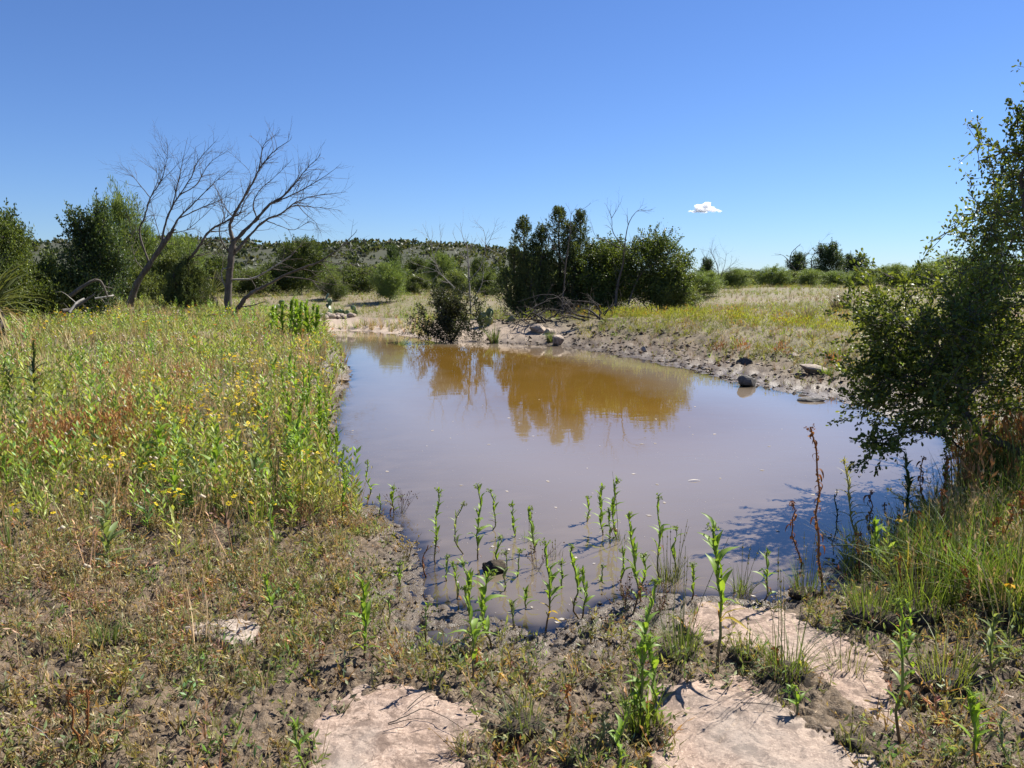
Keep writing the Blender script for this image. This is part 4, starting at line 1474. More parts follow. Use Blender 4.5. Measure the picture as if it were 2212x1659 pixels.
# ================================================================== LOW PLANTS
def blades(mb, g, n, h, spread, w, col, var=.25, seg=2, lean=.45, base_r=.02, droop=.25, hvar=.35, tipcol=None):
    """n grass blades fanning from a small base"""
    a = g.uniform(0, 2 * math.pi, n)
    br = base_r * np.sqrt(g.uniform(0, 1, n))
    b = np.stack([np.cos(a) * br, np.sin(a) * br, np.zeros(n)], 1)
    a2 = a + g.normal(0, .6, n)
    out_d = np.stack([np.cos(a2), np.sin(a2), np.zeros(n)], 1)
    H = h * (1 - hvar * g.uniform(0, 1, n))
    ln = np.abs(g.normal(0, lean, n)) + .05
    side = np.stack([-np.sin(a2 + g.normal(0, 1.0, n)), np.cos(a2), np.zeros(n)], 1)
    side = unit(side)
    col = np.asarray(col, float)
    c0 = col * (1 + g.normal(0, var, (n, 1)))
    c0 = np.clip(c0, .005, .9)
    vs = []; cs = []
    for s in range(seg + 1):
        t = s / seg
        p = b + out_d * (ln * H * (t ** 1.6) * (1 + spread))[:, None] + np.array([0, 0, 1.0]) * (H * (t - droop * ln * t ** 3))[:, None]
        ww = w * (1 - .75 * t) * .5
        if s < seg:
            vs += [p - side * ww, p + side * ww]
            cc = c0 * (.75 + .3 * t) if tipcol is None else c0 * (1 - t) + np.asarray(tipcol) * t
            cs += [cc, cc]
        else:
            vs.append(p); cs.append(c0 if tipcol is None else np.broadcast_to(np.asarray(tipcol, float), c0.shape))
    k = 2 * seg + 1
    V = np.stack(vs, 1).reshape(-1, 3); C = np.stack(cs, 1).reshape(-1, 3)
    q = []
    for s in range(seg - 1):
        q += [[2 * s, 2 * s + 1, 2 * s + 3], [2 * s, 2 * s + 3, 2 * s + 2]]
    q.append([2 * seg - 2, 2 * seg - 1, 2 * seg])
    F = (np.arange(n)[:, None, None] * k + np.array(q)[None]).reshape(-1, 3)
    mb.add(V, F, C)


def stem_strip(mb, p0, p1, w, col, g, bow=.06, thick=False):
    """a thin stem: a narrow ribbon, or three-sided where it is seen close"""
    p0, p1 = np.asarray(p0, float), np.asarray(p1, float)
    m = (p0 + p1) / 2 + g.normal(0, bow * np.linalg.norm(p1 - p0) * .5, 3)
    if thick:
        V, F = tube([p0, m, p1], [w * .5, w * .42, w * .3], 3)
        mb.add(V, F, col)
    else:
        d = p1 - p0
        sd_ = np.cross(d, g.normal(size=3)); sd_ = sd_ / (np.linalg.norm(sd_) + 1e-9) * w * .6
        mb.add(np.stack([p0 - sd_, p0 + sd_, m + sd_ * .9, m - sd_ * .9, p1]), [[0, 1, 2], [0, 2, 3], [3, 2, 4]], col)
    return m


def p_grass(seed, n=12, h=.3, w=.006, col=(.14, .19, .05), lean=.4, **kw):
    g = np.random.default_rng(seed); mb = MB()
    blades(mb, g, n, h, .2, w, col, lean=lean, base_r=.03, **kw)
    return mb.tris()


def p_dry(seed, n=6, h=.35, col=(.50, .38, .20), w=.004, heads=True):
    g = np.random.default_rng(seed); mb = MB()
    for i in range(n):
        a = g.uniform(0, 6.28); l = abs(g.normal(0, .22)) * h
        b = np.array([g.normal(0, .02), g.normal(0, .02), 0])
        t = b + np.array([math.cos(a) * l, math.sin(a) * l, h * g.uniform(.55, 1)])
        c = np.array(col) * g.uniform(.7, 1.3)
        stem_strip(mb, b, t, w, c, g)
        if heads:
            m = 4
            f = g.uniform(.55, 1.0, (m, 1))
            pos = b + (t - b) * f
            add_leaves(mb, pos, unit(t - b) + g.normal(0, .45, (m, 3)), .035, .008, c * 1.1, g)
    return mb.tris()


def p_forb(seed, h=.3, nl=18, L=.07, W=.013, col=(.26, .32, .085), stemc=(.24, .25, .1), stems=2):
    g = np.random.default_rng(seed); mb = MB()
    for s in range(stems):
        a = g.uniform(0, 6.28)
        b = np.array([g.normal(0, .012), g.normal(0, .012), 0])
        t = b + np.array([math.cos(a) * .12 * h, math.sin(a) * .12 * h, h * g.uniform(.7, 1)])
        stem_strip(mb, b, t, .005, stemc, g)
        n = nl // stems
        f = np.linspace(.15, 1.0, n) + g.normal(0, .02, n)
        az = np.arange(n) * 2.4 + g.uniform(0, 6)
        up = .5 + .8 * f
        d = np.stack([np.cos(az), np.sin(az), up], 1)
        ll = L * (1.15 - .6 * f) * g.uniform(.8, 1.2, n)
        add_leaves(mb, b + (t - b) * f[:, None], d, ll, W, np.asarray(col) * g.uniform(.75, 1.3, (n, 1)), g, normal_bias=(0, 0, 1.2))
    return mb.tris()


def disc(mb, p, r, n, col, ccol, g, k=7):
    """a flower head: petals round a raised centre, tipped at random"""
    q = unit(np.array([g.normal(0, .4), g.normal(0, .4), 1.0]))
    u = unit(np.cross(q, [1, .2, 0])); v = np.cross(q, u)
    for i in range(k):
        a = i * 2 * math.pi / k + g.uniform(0, .3)
        d = u * math.cos(a) + v * math.sin(a); s = -u * math.sin(a) + v * math.cos(a)
        V = [p + d * r * .2, p + d * r * .75 + s * r * .36 - q * r * .05, p + d * r, p + d * r * .75 - s * r * .36 - q * r * .05]
        mb.add(V, [[0, 1, 2], [0, 2, 3]], col)
    ang = np.arange(5) * 1.2566
    V = np.vstack([p + (u * np.cos(ang)[:, None] + v * np.sin(ang)[:, None]) * r * .34 + q * r * .04, p + q * r * .22])
    mb.add(V, [[i, (i + 1) % 5, 5] for i in range(5)], ccol)


def p_daisy(seed, h=.26, nf=5, r=.0145, pet=(.80, .62, .02), cen=(.5, .28, .01)):
    g = np.random.default_rng(seed); mb = MB()
    for i in range(nf):
        t = np.array([g.normal(0, .06), g.normal(0, .06), h * g.uniform(.7, 1.05)])
        b = np.array([0, 0, 0.]) + g.normal(0, .006, 3) * (1, 1, 0)
        stem_strip(mb, b, t, .003, (.15, .17, .06), g)
        add_leaves(mb, b + (t - b) * g.uniform(.1, .8, (6, 1)), g.normal(size=(6, 3)) + (0, 0, .8), .035, .005, (.12, .15, .06), g)
        disc(mb, t, r, 6, pet, cen, g, 6)
    return mb.tris()


def p_ball(seed, h=.35, r=.011, col=(.62, .55, .42)):
    """a stem with a round seed head"""
    g = np.random.default_rng(seed); mb = MB()
    for i in range(2):
        t = np.array([g.normal(0, .05), g.normal(0, .05), h * g.uniform(.75, 1.05)])
        stem_strip(mb, (0, 0, 0), t, .003, (.22, .18, .09), g)
        V = np.array([[1, 0, 0], [0, 1, 0], [-1, 0, 0], [0, -1, 0], [0, 0, 1], [0, 0, -1]], float) * r * g.uniform(.8, 1.2) + t
        mb.add(V, [[0, 1, 4], [1, 2, 4], [2, 3, 4], [3, 0, 4], [1, 0, 5], [2, 1, 5], [3, 2, 5], [0, 3, 5]], col)
    return mb.tris()


def p_sprig(seed, h=.06, n=10, col=(.22, .24, .10), L=.018, W=.006):
    g = np.random.default_rng(seed); mb = MB()
    for i in range(3):
        t = np.array([g.normal(0, .45) * h, g.normal(0, .45) * h, h * g.uniform(.5, 1)])
        stem_strip(mb, (0, 0, 0), t, .0022, np.array(col) * (.8, .7, .6), g)
        m = n // 3
        add_leaves(mb, t * g.uniform(.2, 1.05, (m, 1)), g.normal(size=(m, 3)) + (0, 0, .7), L * g.uniform(.7, 1.3, m), W, np.asarray(col) * g.uniform(.7, 1.35, (m, 1)), g)
    return mb.tris()


def p_bushlet(seed, h=.3, n=36, col=(.25, .28, .06), L=.06, W=.014):
    """soft rounded weed, a dome of fine upright leaves"""
    g = np.random.default_rng(seed); mb = MB()
    d = unit(g.normal(size=(n, 3)) * (1, 1, .8) + (0, 0, .9))
    d[:, 2] = np.abs(d[:, 2])
    p = d * h * g.uniform(.35, .95, (n, 1)) * np.array([.75, .75, 1.0])
    add_leaves(mb, p, d * .8 + (0, 0, .9) + g.normal(0, .3, (n, 3)), L, W, np.asarray(col) * g.uniform(.7, 1.3, (n, 1)), g)
    for i in range(4):
        stem_strip(mb, (0, 0, 0), p[i] * 1.0, .004, np.array(col) * .8, g)
    return mb.tris()


def scatter(mb, protos, pts, g, smin=.7, smax=1.3, tint=None, pid=None, flat=1.0):
    n = len(pts)
    if not n: return
    pid = g.integers(0, len(protos), n) if pid is None else pid
    rz = g.uniform(0, 2 * math.pi, n)
    sc = g.uniform(smin, smax, n)
    tl = g.normal(0, .06, (n, 2))
    for k, (V, T, C) in enumerate(protos):
        m = np.nonzero(pid == k)[0]
        if not len(m): continue
        c, s = np.cos(rz[m])[:, None], np.sin(rz[m])[:, None]
        S = sc[m][:, None]
        x = (V[None, :, 0] * c - V[None, :, 1] * s) * S
        y = (V[None, :, 0] * s + V[None, :, 1] * c) * S
        z = V[None, :, 2] * S * flat
        x = x + z * tl[m, 0][:, None]; y = y + z * tl[m, 1][:, None]
        W = np.stack([x + pts[m, 0][:, None], y + pts[m, 1][:, None], z + pts[m, 2][:, None] - .008], -1).reshape(-1, 3)
        F = (T[None] + (np.arange(len(m)) * len(V))[:, None, None]).reshape(-1, 3)
        CC = np.repeat(C[None], len(m), 0)
        if tint is not None: CC = CC * tint[m][:, None, :]
        mb.add(W, F, CC.reshape(-1, 3))


def polar_points(g, n, r0, r1, alpha=1.0, th=41):
    """points over the view, thinning out with distance as r^-alpha per unit area"""
    e = 2 - alpha
    u = g.uniform(0, 1, n)
    r = (r0 ** e + u * (r1 ** e - r0 ** e)) ** (1 / e) if abs(e) > 1e-6 else r0 * (r1 / r0) ** u
    t = np.radians(g.uniform(-th, th, n))
    return r * np.sin(t), r * np.cos(t)


def zones(x, y):
    """how much of each kind of cover grows where"""
    sd = pond_sd(x, y)
    z = height(x, y, True)
    mud, sand = masks(x, y, sd)
    dry = (sd > .05) & (z > .02)
    onslab = np.zeros(x.shape, bool)
    for P in SLABS.values():
        lo, hi = P.min(0) - .1, P.max(0) + .1
        m = (x > lo[0]) & (x < hi[0]) & (y > lo[1]) & (y < hi[1])
        if m.any(): onslab[m] |= poly_sd(x[m], y[m], P) < -.05
    left = (x < -.25 * (y - 4.2) * .3 - .95) & (y < 27)
    far = (y > 22) & ~left
    right = (x > 1.2) & (y > 7) & ~far & ~left
    front = (y <= 7) & ~left
    return dict(sd=sd, z=z, mud=mud, sand=sand, dry=dry & ~onslab, left=left, far=far, right=right, front=front, onslab=onslab)


G_GRASS = [p_grass(400 + i, 11, .30, .007, (.19, .25, .055)) for i in range(4)]
G_GRASSF = [p_grass(410 + i, 9, .34, .021, (.23, .27, .065), lean=.5, seg=1) for i in range(4)]
G_DRY = [p_dry(420 + i, 5, .36) for i in range(4)]
G_DRYF = [p_grass(430 + i, 9, .40, .017, (.52, .41, .22), lean=.4, seg=1) for i in range(4)]
G_FORB = [p_forb(440 + i, .28, 18, .075, .015) for i in range(4)] + [p_forb(446 + i, .34, 22, .085, .018, (.25, .33, .07), stems=1) for i in range(2)]
G_DAISY = [p_daisy(450 + i) for i in range(4)]
G_BLANKET = [p_daisy(456 + i, .32, 3, .02, (.55, .19, .02), (.22, .04, .02)) for i in range(2)]
G_BALL = [p_ball(460 + i) for i in range(3)]
G_SPRIG = [p_sprig(470 + i) for i in range(5)] + [p_sprig(476 + i, .075, 12, (.37, .285, .165), .018, .0045) for i in range(3)]
G_RUST = [p_dry(480 + i, 8, .26, (.40, .21, .085), .004) for i in range(3)]
G_BUSH = [p_bushlet(490 + i) for i in range(4)]

# ---------------- left meadow
g = np.random.default_rng(501)
x, y = polar_points(g, 33000, 3.4, 30, 1.25, 48)
Z = zones(x, y)
edge = sstep(4.3, 5.7, y + 1.1 * (fbm(x * 1.1, y * 1.1, 71, 3) - .5) - .25 * np.clip(-x - 3, 0, 3))
patch = fbm(x * .75, y * .75, 72, 3)
ok = Z['left'] & Z['dry'] & (g.uniform(size=len(x)) < edge * (.35 + 1.2 * sstep(.30, .6, fbm(x * 1.6, y * 1.6, 73, 3))) + .03)
P = np.stack([x, y, Z['z']], 1)[ok]
pt = patch[ok]
sel = g.uniform(size=len(P))
straw = sstep(.42, .62, pt + g.normal(0, .08, len(P)))
tintv = np.clip(1.1 + g.normal(0, .14, (len(P), 3)) * (1, .6, .6), .5, 1.7)
mbg, mbd, mbf, mbw = MB(), MB(), MB(), MB()
nr = np.hypot(P[:, 0], P[:, 1]) < 11
pick_dry = (sel < .17 + .42 * straw)
pick_forb = (~pick_dry) & (sel < .80)
pick_grass = (~pick_dry) & (~pick_forb)
scatter(mbd, G_DRY, P[pick_dry & nr], g, .6, 1.25, tintv[pick_dry & nr])
scatter(mbd, G_DRYF, P[pick_dry & ~nr], g, .6, 1.15, tintv[pick_dry & ~nr])
scatter(mbf, G_FORB, P[pick_forb], g, .6, 1.45, tintv[pick_forb])
scatter(mbg, G_GRASS, P[pick_grass & nr], g, .6, 1.3, tintv[pick_grass & nr])
scatter(mbg, G_GRASSF, P[pick_grass & ~nr], g, .6, 1.2, tintv[pick_grass & ~nr])
# flowers: yellow daisies in a drift near the bank, blanket flowers farther left, seed balls everywhere
def drift(n, cx, cy, sx, sy):
    x, y = g.normal(cx, sx, n), g.normal(cy, sy, n)
    Zd = zones(x, y)
    k = Zd['left'] & Zd['dry'] & (y > 3.2)
    return np.stack([x, y, Zd['z']], 1)[k]
scatter(mbw, G_DAISY, drift(140, -2.35, 7.6, .65, 1.5), g, .8, 1.35)
scatter(mbw, G_DAISY, drift(60, -2.6, 10.5, .6, 2.2), g, .9, 1.4)
scatter(mbw, G_DAISY, drift(30, -1.8, 5.4, .5, .5), g, .8, 1.2)
scatter(mbw, G_DAISY, drift(30, -9, 15.5, 3, 2.0), g, 1.2, 1.9)
scatter(mbw, G_BLANKET, drift(110, -7.5, 14.5, 3.0, 3.0), g, .9, 1.35)
scatter(mbw, G_BALL, drift(150, -2.4, 7.5, .8, 2.2), g, .8, 1.2)
scatter(mbw, G_BALL, drift(260, -5.5, 12, 2.6, 3.5), g, .9, 1.5)
# rusty dried weeds near the left edge
q = drift(150, -3.5, 6.3, .3, .5)
scatter(mbd, G_RUST, q, g, .8, 1.5)
scatter(mbd, G_RUST, drift(60, -1.55, 6.2, .16, .2), g, .5, .9)
scatter(mbd, G_RUST, drift(60, -4.4, 9.0, .8, .8), g, .7, 1.2, None)

# ---------------- right and far meadows
x, y = polar_points(g, 44000, 8, 110, 1.6, 47)
Z = zones(x, y)
cover = np.where(Z['right'], sstep(.8, 2.7, Z['sd'] + 1.4 * (fbm(x * .9, y * .9, 76, 3) - .5)), 0.)
cover = np.where(Z['far'], sstep(1.6, 2.8, Z['sd'] + .7 * (fbm(x * .9, y * .9, 77, 3) - .5)), cover)
cover = np.where((y > 27) & ~Z['far'], 1.0, cover)
ok = (cover > g.uniform(size=len(x))) & Z['dry'] & ((Z['right'] | Z['far']) | (y > 27)) & (Z['sand'] < .4)
P = np.stack([x, y, Z['z']], 1)[ok]
pt = fbm(P[:, 0] * .45, P[:, 1] * .45, 78, 3) + .12 * sstep(3, 9, P[:, 0]) - .10 * sstep(26, 34, P[:, 1]) * (P[:, 0] < 4)
sel = g.uniform(size=len(P))
straw = sstep(.38, .62, pt)
tintv = np.clip(1 + g.normal(0, .14, (len(P), 3)) * (1, .6, .6), .5, 1.6)
yel = np.array([1.05, 1.02, .95])
pick_dry = sel < .14 + .45 * straw
pick_bush = (~pick_dry) & (sel > .86)
pick_grass = ~pick_dry & ~pick_bush
far_s = 1 + .012 * P[:, 1]
scatter(mbd, G_DRYF, P[pick_dry], g, .35, .75, tintv[pick_dry] * np.array([.82, .86, .95]))
scatter(mbg, G_GRASSF, P[pick_grass], g, .35, .8, tintv[pick_grass] * yel)
scatter(mbf, G_BUSH, P[pick_bush], g, .6, 1.3, tintv[pick_bush])

# weeds along the crest of the right bank: yellow-green domes, some rusty
x = g.uniform(2.0, 9.5, 420); y = 26.5 - (x - 2.0) * 1.75 + g.normal(0, 1.1, 420)
Z = zones(x, y)
k = Z['dry'] & (Z['sd'] > 1.3) & (y > 9)
P = np.stack([x, y, Z['z']], 1)[k]
tb = np.where(g.uniform(size=(len(P), 1)) < .14, np.array([[1.6, .8, .9]]), np.array([[1.15, 1.1, .8]])) * g.uniform(.8, 1.2, (len(P), 1))
scatter(mbf, G_BUSH, P, g, .6, 1.35, tb)
# small dead sprigs on the mud of the right bank
x, y = g.uniform(2, 7, 900), g.uniform(8, 24, 900)
Z = zones(x, y)
k = (Z['sd'] > .1) & (Z['sd'] < 2.6) & (Z['z'] > .01)
scatter(mbd, G_RUST, np.stack([x, y, Z['z']], 1)[k], g, .25, .6, np.broadcast_to(np.array([.55, .6, .7]), (k.sum(), 3)))
scatter(mbf, G_SPRIG[:5], np.stack([x, y, Z['z']], 1)[k][::2], g, 1.0, 2.4)
x, y = g.uniform(2, 11, 3600), g.uniform(8, 25, 3600)
Z = zones(x, y)
k = (Z['sd'] > .9 + 1.2 * fbm(x * 1.3, y * 1.3, 86, 3)) & (Z['sd'] < 3.6) & (Z['z'] > .05)
P = np.stack([x, y, Z['z']], 1)[k]
scatter(mbf, G_BUSH, P[::2], g, .2, .55, g.uniform(.6, 1.0, (len(P[::2]), 1)) * np.array([[.85, .85, 1.1]]))
scatter(mbf, G_SPRIG, P[1::2], g, 1.5, 3.2)

# ---------------- front: low sprigs over the mud, taller grass in the right corner
x, y = polar_points(g, 36000, 1.9, 7.2, .7, 54)
Z = zones(x, y)
den = (.25 + .75 * sstep(.38, .62, fbm(x * 2.6, y * 2.6, 81, 3)))
leftish = sstep(.6, -2.2, x)
ok = Z['dry'] & (g.uniform(size=len(x)) < den * (.46 + .40 * leftish)) & (Z['mud'] > .02)
P = np.stack([x, y, Z['z']], 1)[ok]
brown = g.uniform(size=len(P)) < .32 + .25 * sstep(-.5, -2.5, P[:, 0])
pid = np.where(brown, 5 + g.integers(0, 3, len(P)), g.integers(0, 5, len(P)))
mbs = MB()
scatter(mbs, G_SPRIG, P, g, .7, 2.0, np.clip(1 + g.normal(0, .15, (len(P), 3)), .5, 1.5), pid)
k = g.uniform(size=len(P)) < .16 * sstep(.5, -1.6, P[:, 0]) + .02
scatter(mbd, G_DRY, P[k], g, .25, .6, None)
k = g.uniform(size=len(P)) < .02
scatter(mbg, G_GRASS, P[k], g, .2, .5, None)
# tall grass, right corner
n = 1500
x, y = g.normal(2.75, .55, n), g.normal(4.1, .75, n)
Z = zones(x, y)
k = (Z['sd'] > .0) & (x > 1.75 + .35 * (4.6 - y)) & ~Z['onslab'] & (y > 2.9) & (y < 6.5) & (Z['z'] > .005)
P = np.stack([x, y, Z['z']], 1)[k]
tg = np.clip(1 + g.normal(0, .15, (len(P), 3)), .6, 1.5) * np.array([1.0, 1.05, .75])
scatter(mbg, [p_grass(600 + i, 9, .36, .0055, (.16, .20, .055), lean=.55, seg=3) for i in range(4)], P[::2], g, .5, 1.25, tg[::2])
scatter(mbd, G_DRY, P[1::4], g, .5, 1.1)
scatter(mbf, G_FORB, P[3::9], g, .5, 1.0)
scatter(mbs, G_SPRIG, P[::2], g, .8, 2.0)
# undergrowth in the shade of the near oak
n = 900
x, y = g.normal(4.1, .7, n), g.normal(5.9, .7, n)
Z = zones(x, y)
k = (Z['sd'] > .0) & (Z['z'] > .005)
P = np.stack([x, y, Z['z']], 1)[k]
scatter(mbg, [p_grass(610 + i, 9, .5, .007, (.11, .16, .04), lean=.4, seg=3) for i in range(4)], P, g, .5, 1.4)
scatter(mbd, G_RUST, P[::5], g, 1.0, 2.6)

# plant litter and small stones on the mud
mbl = MB()
x, y = polar_points(g, 17000, 1.9, 9, .8, 54)
Z = zones(x, y)
k = Z['dry'] & (Z['mud'] > .3)
P = np.stack([x, y, Z['z'] + .003], 1)[k]
nn = len(P)
lc = np.where(g.uniform(size=(nn, 1)) < .5, np.array([[.36, .28, .19]]), np.array([[.10, .075, .05]])) * g.uniform(.6, 1.4, (nn, 1))
add_leaves(mbl, P, g.normal(size=(nn, 3)) * (1, 1, .25), g.uniform(.008, .045, nn), g.uniform(.002, .007, nn), lc, g, normal_bias=(0, 0, 2))
mbr = MB()
x, y = polar_points(g, 520, 2.0, 24, 1.0, 41)
Z = zones(x, y)
k = Z['dry'] & (Z['mud'] > .3) & (Z['sd'] > .02)
P = np.stack([x, y, Z['z']], 1)[k]
Vr, Fr = ICO2
for q in P[::1]:
    s = g.uniform(.004, .014) * (1 + .12 * q[1])
    mbr.add(Vr * s * np.array([g.uniform(.8, 1.5), g.uniform(.7, 1.2), .55]) * (1 + .15 * g.normal(size=(len(Vr), 1))) + q, Fr, (.3, .3, .3))

# crumbs of broken mud
mbc = MB()
x, y = polar_points(g, 52000, 1.9, 24, 1.2, 52)
Z = zones(x, y)
k = (Z['mud'] > .25) & (Z['sd'] > -.05) & (Z['z'] > -.005) & ~Z['onslab'] & (Z['sand'] < .5) & (fbm(x * 3, y * 3, 83, 3) > .40)
P = np.stack([x, y, Z['z']], 1)[k]
OCT = np.array([[1, 0, 0], [0, 1, 0], [-1, 0, 0], [0, -1, 0], [0, 0, 1], [0, 0, -1]], float)
OF = np.array([[0, 1, 4], [1, 2, 4], [2, 3, 4], [3, 0, 4], [1, 0, 5], [2, 1, 5], [3, 2, 5], [0, 3, 5]])
nn = len(P)
sz = g.uniform(.004, .013, nn) ** 1.0 * (1 + .20 * np.clip(P[:, 1] - 4, 0, 16))
VV = OCT[None] * g.uniform(.5, 1.4, (nn, 6, 1)) * sz[:, None, None] * np.array([1.2, 1.0, .7]) + g.normal(0, .25, (nn, 6, 3)) * sz[:, None, None] + P[:, None]
mbc.add(VV.reshape(-1, 3), (OF[None] + (np.arange(nn) * 6)[:, None, None]).reshape(-1, 3), (.2, .16, .12))
dk = (P[:, 1] > 7) & (np.arange(nn) % 3 == 0)
keepf = np.repeat(~dk, 8)
AF = (OF[None] + (np.arange(nn) * 6)[:, None, None]).reshape(-1, 3)
mbc.F3[0] = AF[keepf]
mbq = MB(); mbq.add(VV.reshape(-1, 3) * 1.0, AF[~keepf], (.06, .05, .04))
tag(obj('dark_clods', mbq.mesh('dark_clods', M_BARK_DARK, smooth=False)), 'dark wet clods and bits of root on the right mud bank', 'mud', kind='stuff')
tag(obj('mud_crumbs', mbc.mesh('mud_crumbs', ground.data.materials[0], smooth=False)), 'crumbs of broken dried mud', 'mud', kind='stuff')
mc = bpy.data.objects['mud_crumbs'].data
a = mc.attributes.new('mud', 'FLOAT', 'POINT'); a.data.foreach_set('value', np.ones(len(mc.vertices), np.float32))
for nm, mb, mat, label, cat in (
        ('meadow_grass', mbg, M_LEAF, 'green grass blades over the creek banks and meadow', 'grass'),
        ('dry_grass', mbd, M_DRY, 'straw coloured and rusty dry grass and stems through the meadow', 'grass'),
        ('meadow_weeds', mbf, M_LEAF, 'grey-green leafy weeds covering the banks', 'weeds'),
        ('wildflowers', mbw, M_PETAL, 'yellow and orange wildflowers and pale seed heads on the left bank', 'flowers'),
        ('mud_sprigs', mbs, M_LEAF, 'low olive and brown sprigs growing over the front mud', 'weeds'),
        ('plant_litter', mbl, M_DRY, 'dry plant litter strewn on the mud', 'litter')):
    tag(obj(nm, mb.mesh(nm, mat, smooth=False)), label, cat, kind='stuff')
tag(obj('gravel', mbr.mesh('gravel', M_PALEROCK)), 'small pale stones scattered on the mud', 'gravel', kind='stuff')

# flecks floating on the pond
g = np.random.default_rng(520)
mbk = MB()
n = 1500
x, y = polar_points(g, n, 3.6, 11, 1.2, 24)
x = x + .3
sdv = pond_sd(x, y)
hv = height(x, y)
k = (sdv < -.02) & (hv < -.004)
q = np.stack([x, y, np.full(n, .003)], 1)[k]
sz = np.where(g.uniform(size=len(q)) < .06, g.uniform(.02, .05, len(q)), g.uniform(.003, .009, len(q)))
dirs = g.normal(size=(len(q), 3)) * (1, 1, 0)
s = unit(np.cross(unit(dirs), (0, 0, 1)))
d = unit(dirs)
V = np.stack([q, q + d * sz[:, None] * .5 + s * sz[:, None] * .3, q + d * sz[:, None], q + d * sz[:, None] * .5 - s * sz[:, None] * .3], 1).reshape(-1, 3)
F = (np.arange(len(q))[:, None] * 4 + np.array([0, 1, 2, 3]))[:, ::-1]
mbk.add(V, F, (.55, .5, .44))
tag(obj('floating_debris', mbk.mesh('floating_debris', M_DRY, smooth=False)), 'pale flecks of scum and leaf bits floating on the pond', 'debris', kind='stuff')

# ================================================================== PLANTS ONE CAN COUNT
def leaf_mesh(name, L=1.0, W=.2, curve=.25, col=(.16, .24, .045), mat=M_LEAF, seg=4, twist=0., curl=0.):
    """one lance-shaped leaf along +X, base at the origin, folded along its midrib; L = 1 unit"""
    V, C = [], []
    for s in range(seg + 1):
        t = s / seg
        w = W * (math.sin(math.pi * min(1, t * .92 + .08)) ** .8) * (1 - .25 * t) if s < seg else 0.002
        ang = curl * t
        x = (math.sin(ang) / curl if curl else t) * L
        z = ((1 - math.cos(ang)) / curl if curl else 0) * L * -1 - curve * t * t * L + .12 * math.sin(math.pi * t) * L
        tw = twist * t
        V += [(x, w * .5 * math.cos(tw), z + w * .22 + w * .5 * math.sin(tw)), (x, 0, z), (x, -w * .5 * math.cos(tw), z + w * .22 - w * .5 * math.sin(tw))]
        c = np.asarray(col) * (1.0 - .18 * t)
        C += [c, c * 1.15, c]
    F = []
    for s in range(seg):
        a = 3 * s
        F += [(a, a + 1, a + 4, a + 3), (a + 1, a + 2, a + 5, a + 4)]
    return new_mesh(name, np.array(V), np.array(F), mat, np.array(C))


GREEN = (.22, .34, .045)
LEAVES = {
    'green': [leaf_mesh('leaf', 1, .27, c, col, twist=tw) for c, col, tw in ((.15, GREEN, .1), (.35, (.19, .30, .05), -.3), (-.05, (.25, .37, .05), .4), (.5, (.22, .33, .06), .2))],
    'grey': [leaf_mesh('leaf', 1, .20, c, col, twist=tw) for c, col, tw in ((.2, (.20, .26, .095), .1), (.4, (.24, .29, .12), -.2))],
    'yellow': [leaf_mesh('leaf', 1, .2, .3, (.62, .42, .02)), leaf_mesh('leaf', 1, .16, .6, (.50, .38, .06), twist=.4)],
    'pale': [leaf_mesh('leaf', 1, .15, .5, (.36, .33, .12), twist=.5), leaf_mesh('leaf', 1, .13, .2, (.30, .30, .10), twist=-.4)],
    'brown': [leaf_mesh('leaf', 1, .2, 0., c, M_DRY, seg=7, twist=tw, curl=cu) for c, tw, cu in (((.26, .105, .03), .8, 3.6), ((.19, .075, .028), -.7, 2.6), ((.33, .15, .04), .5, 4.6))],
    'dark': [leaf_mesh('leaf', 1, .2, .3, (.055, .085, .022), twist=.2), leaf_mesh('leaf', 1, .2, .6, (.045, .06, .02), twist=-.3)],
}


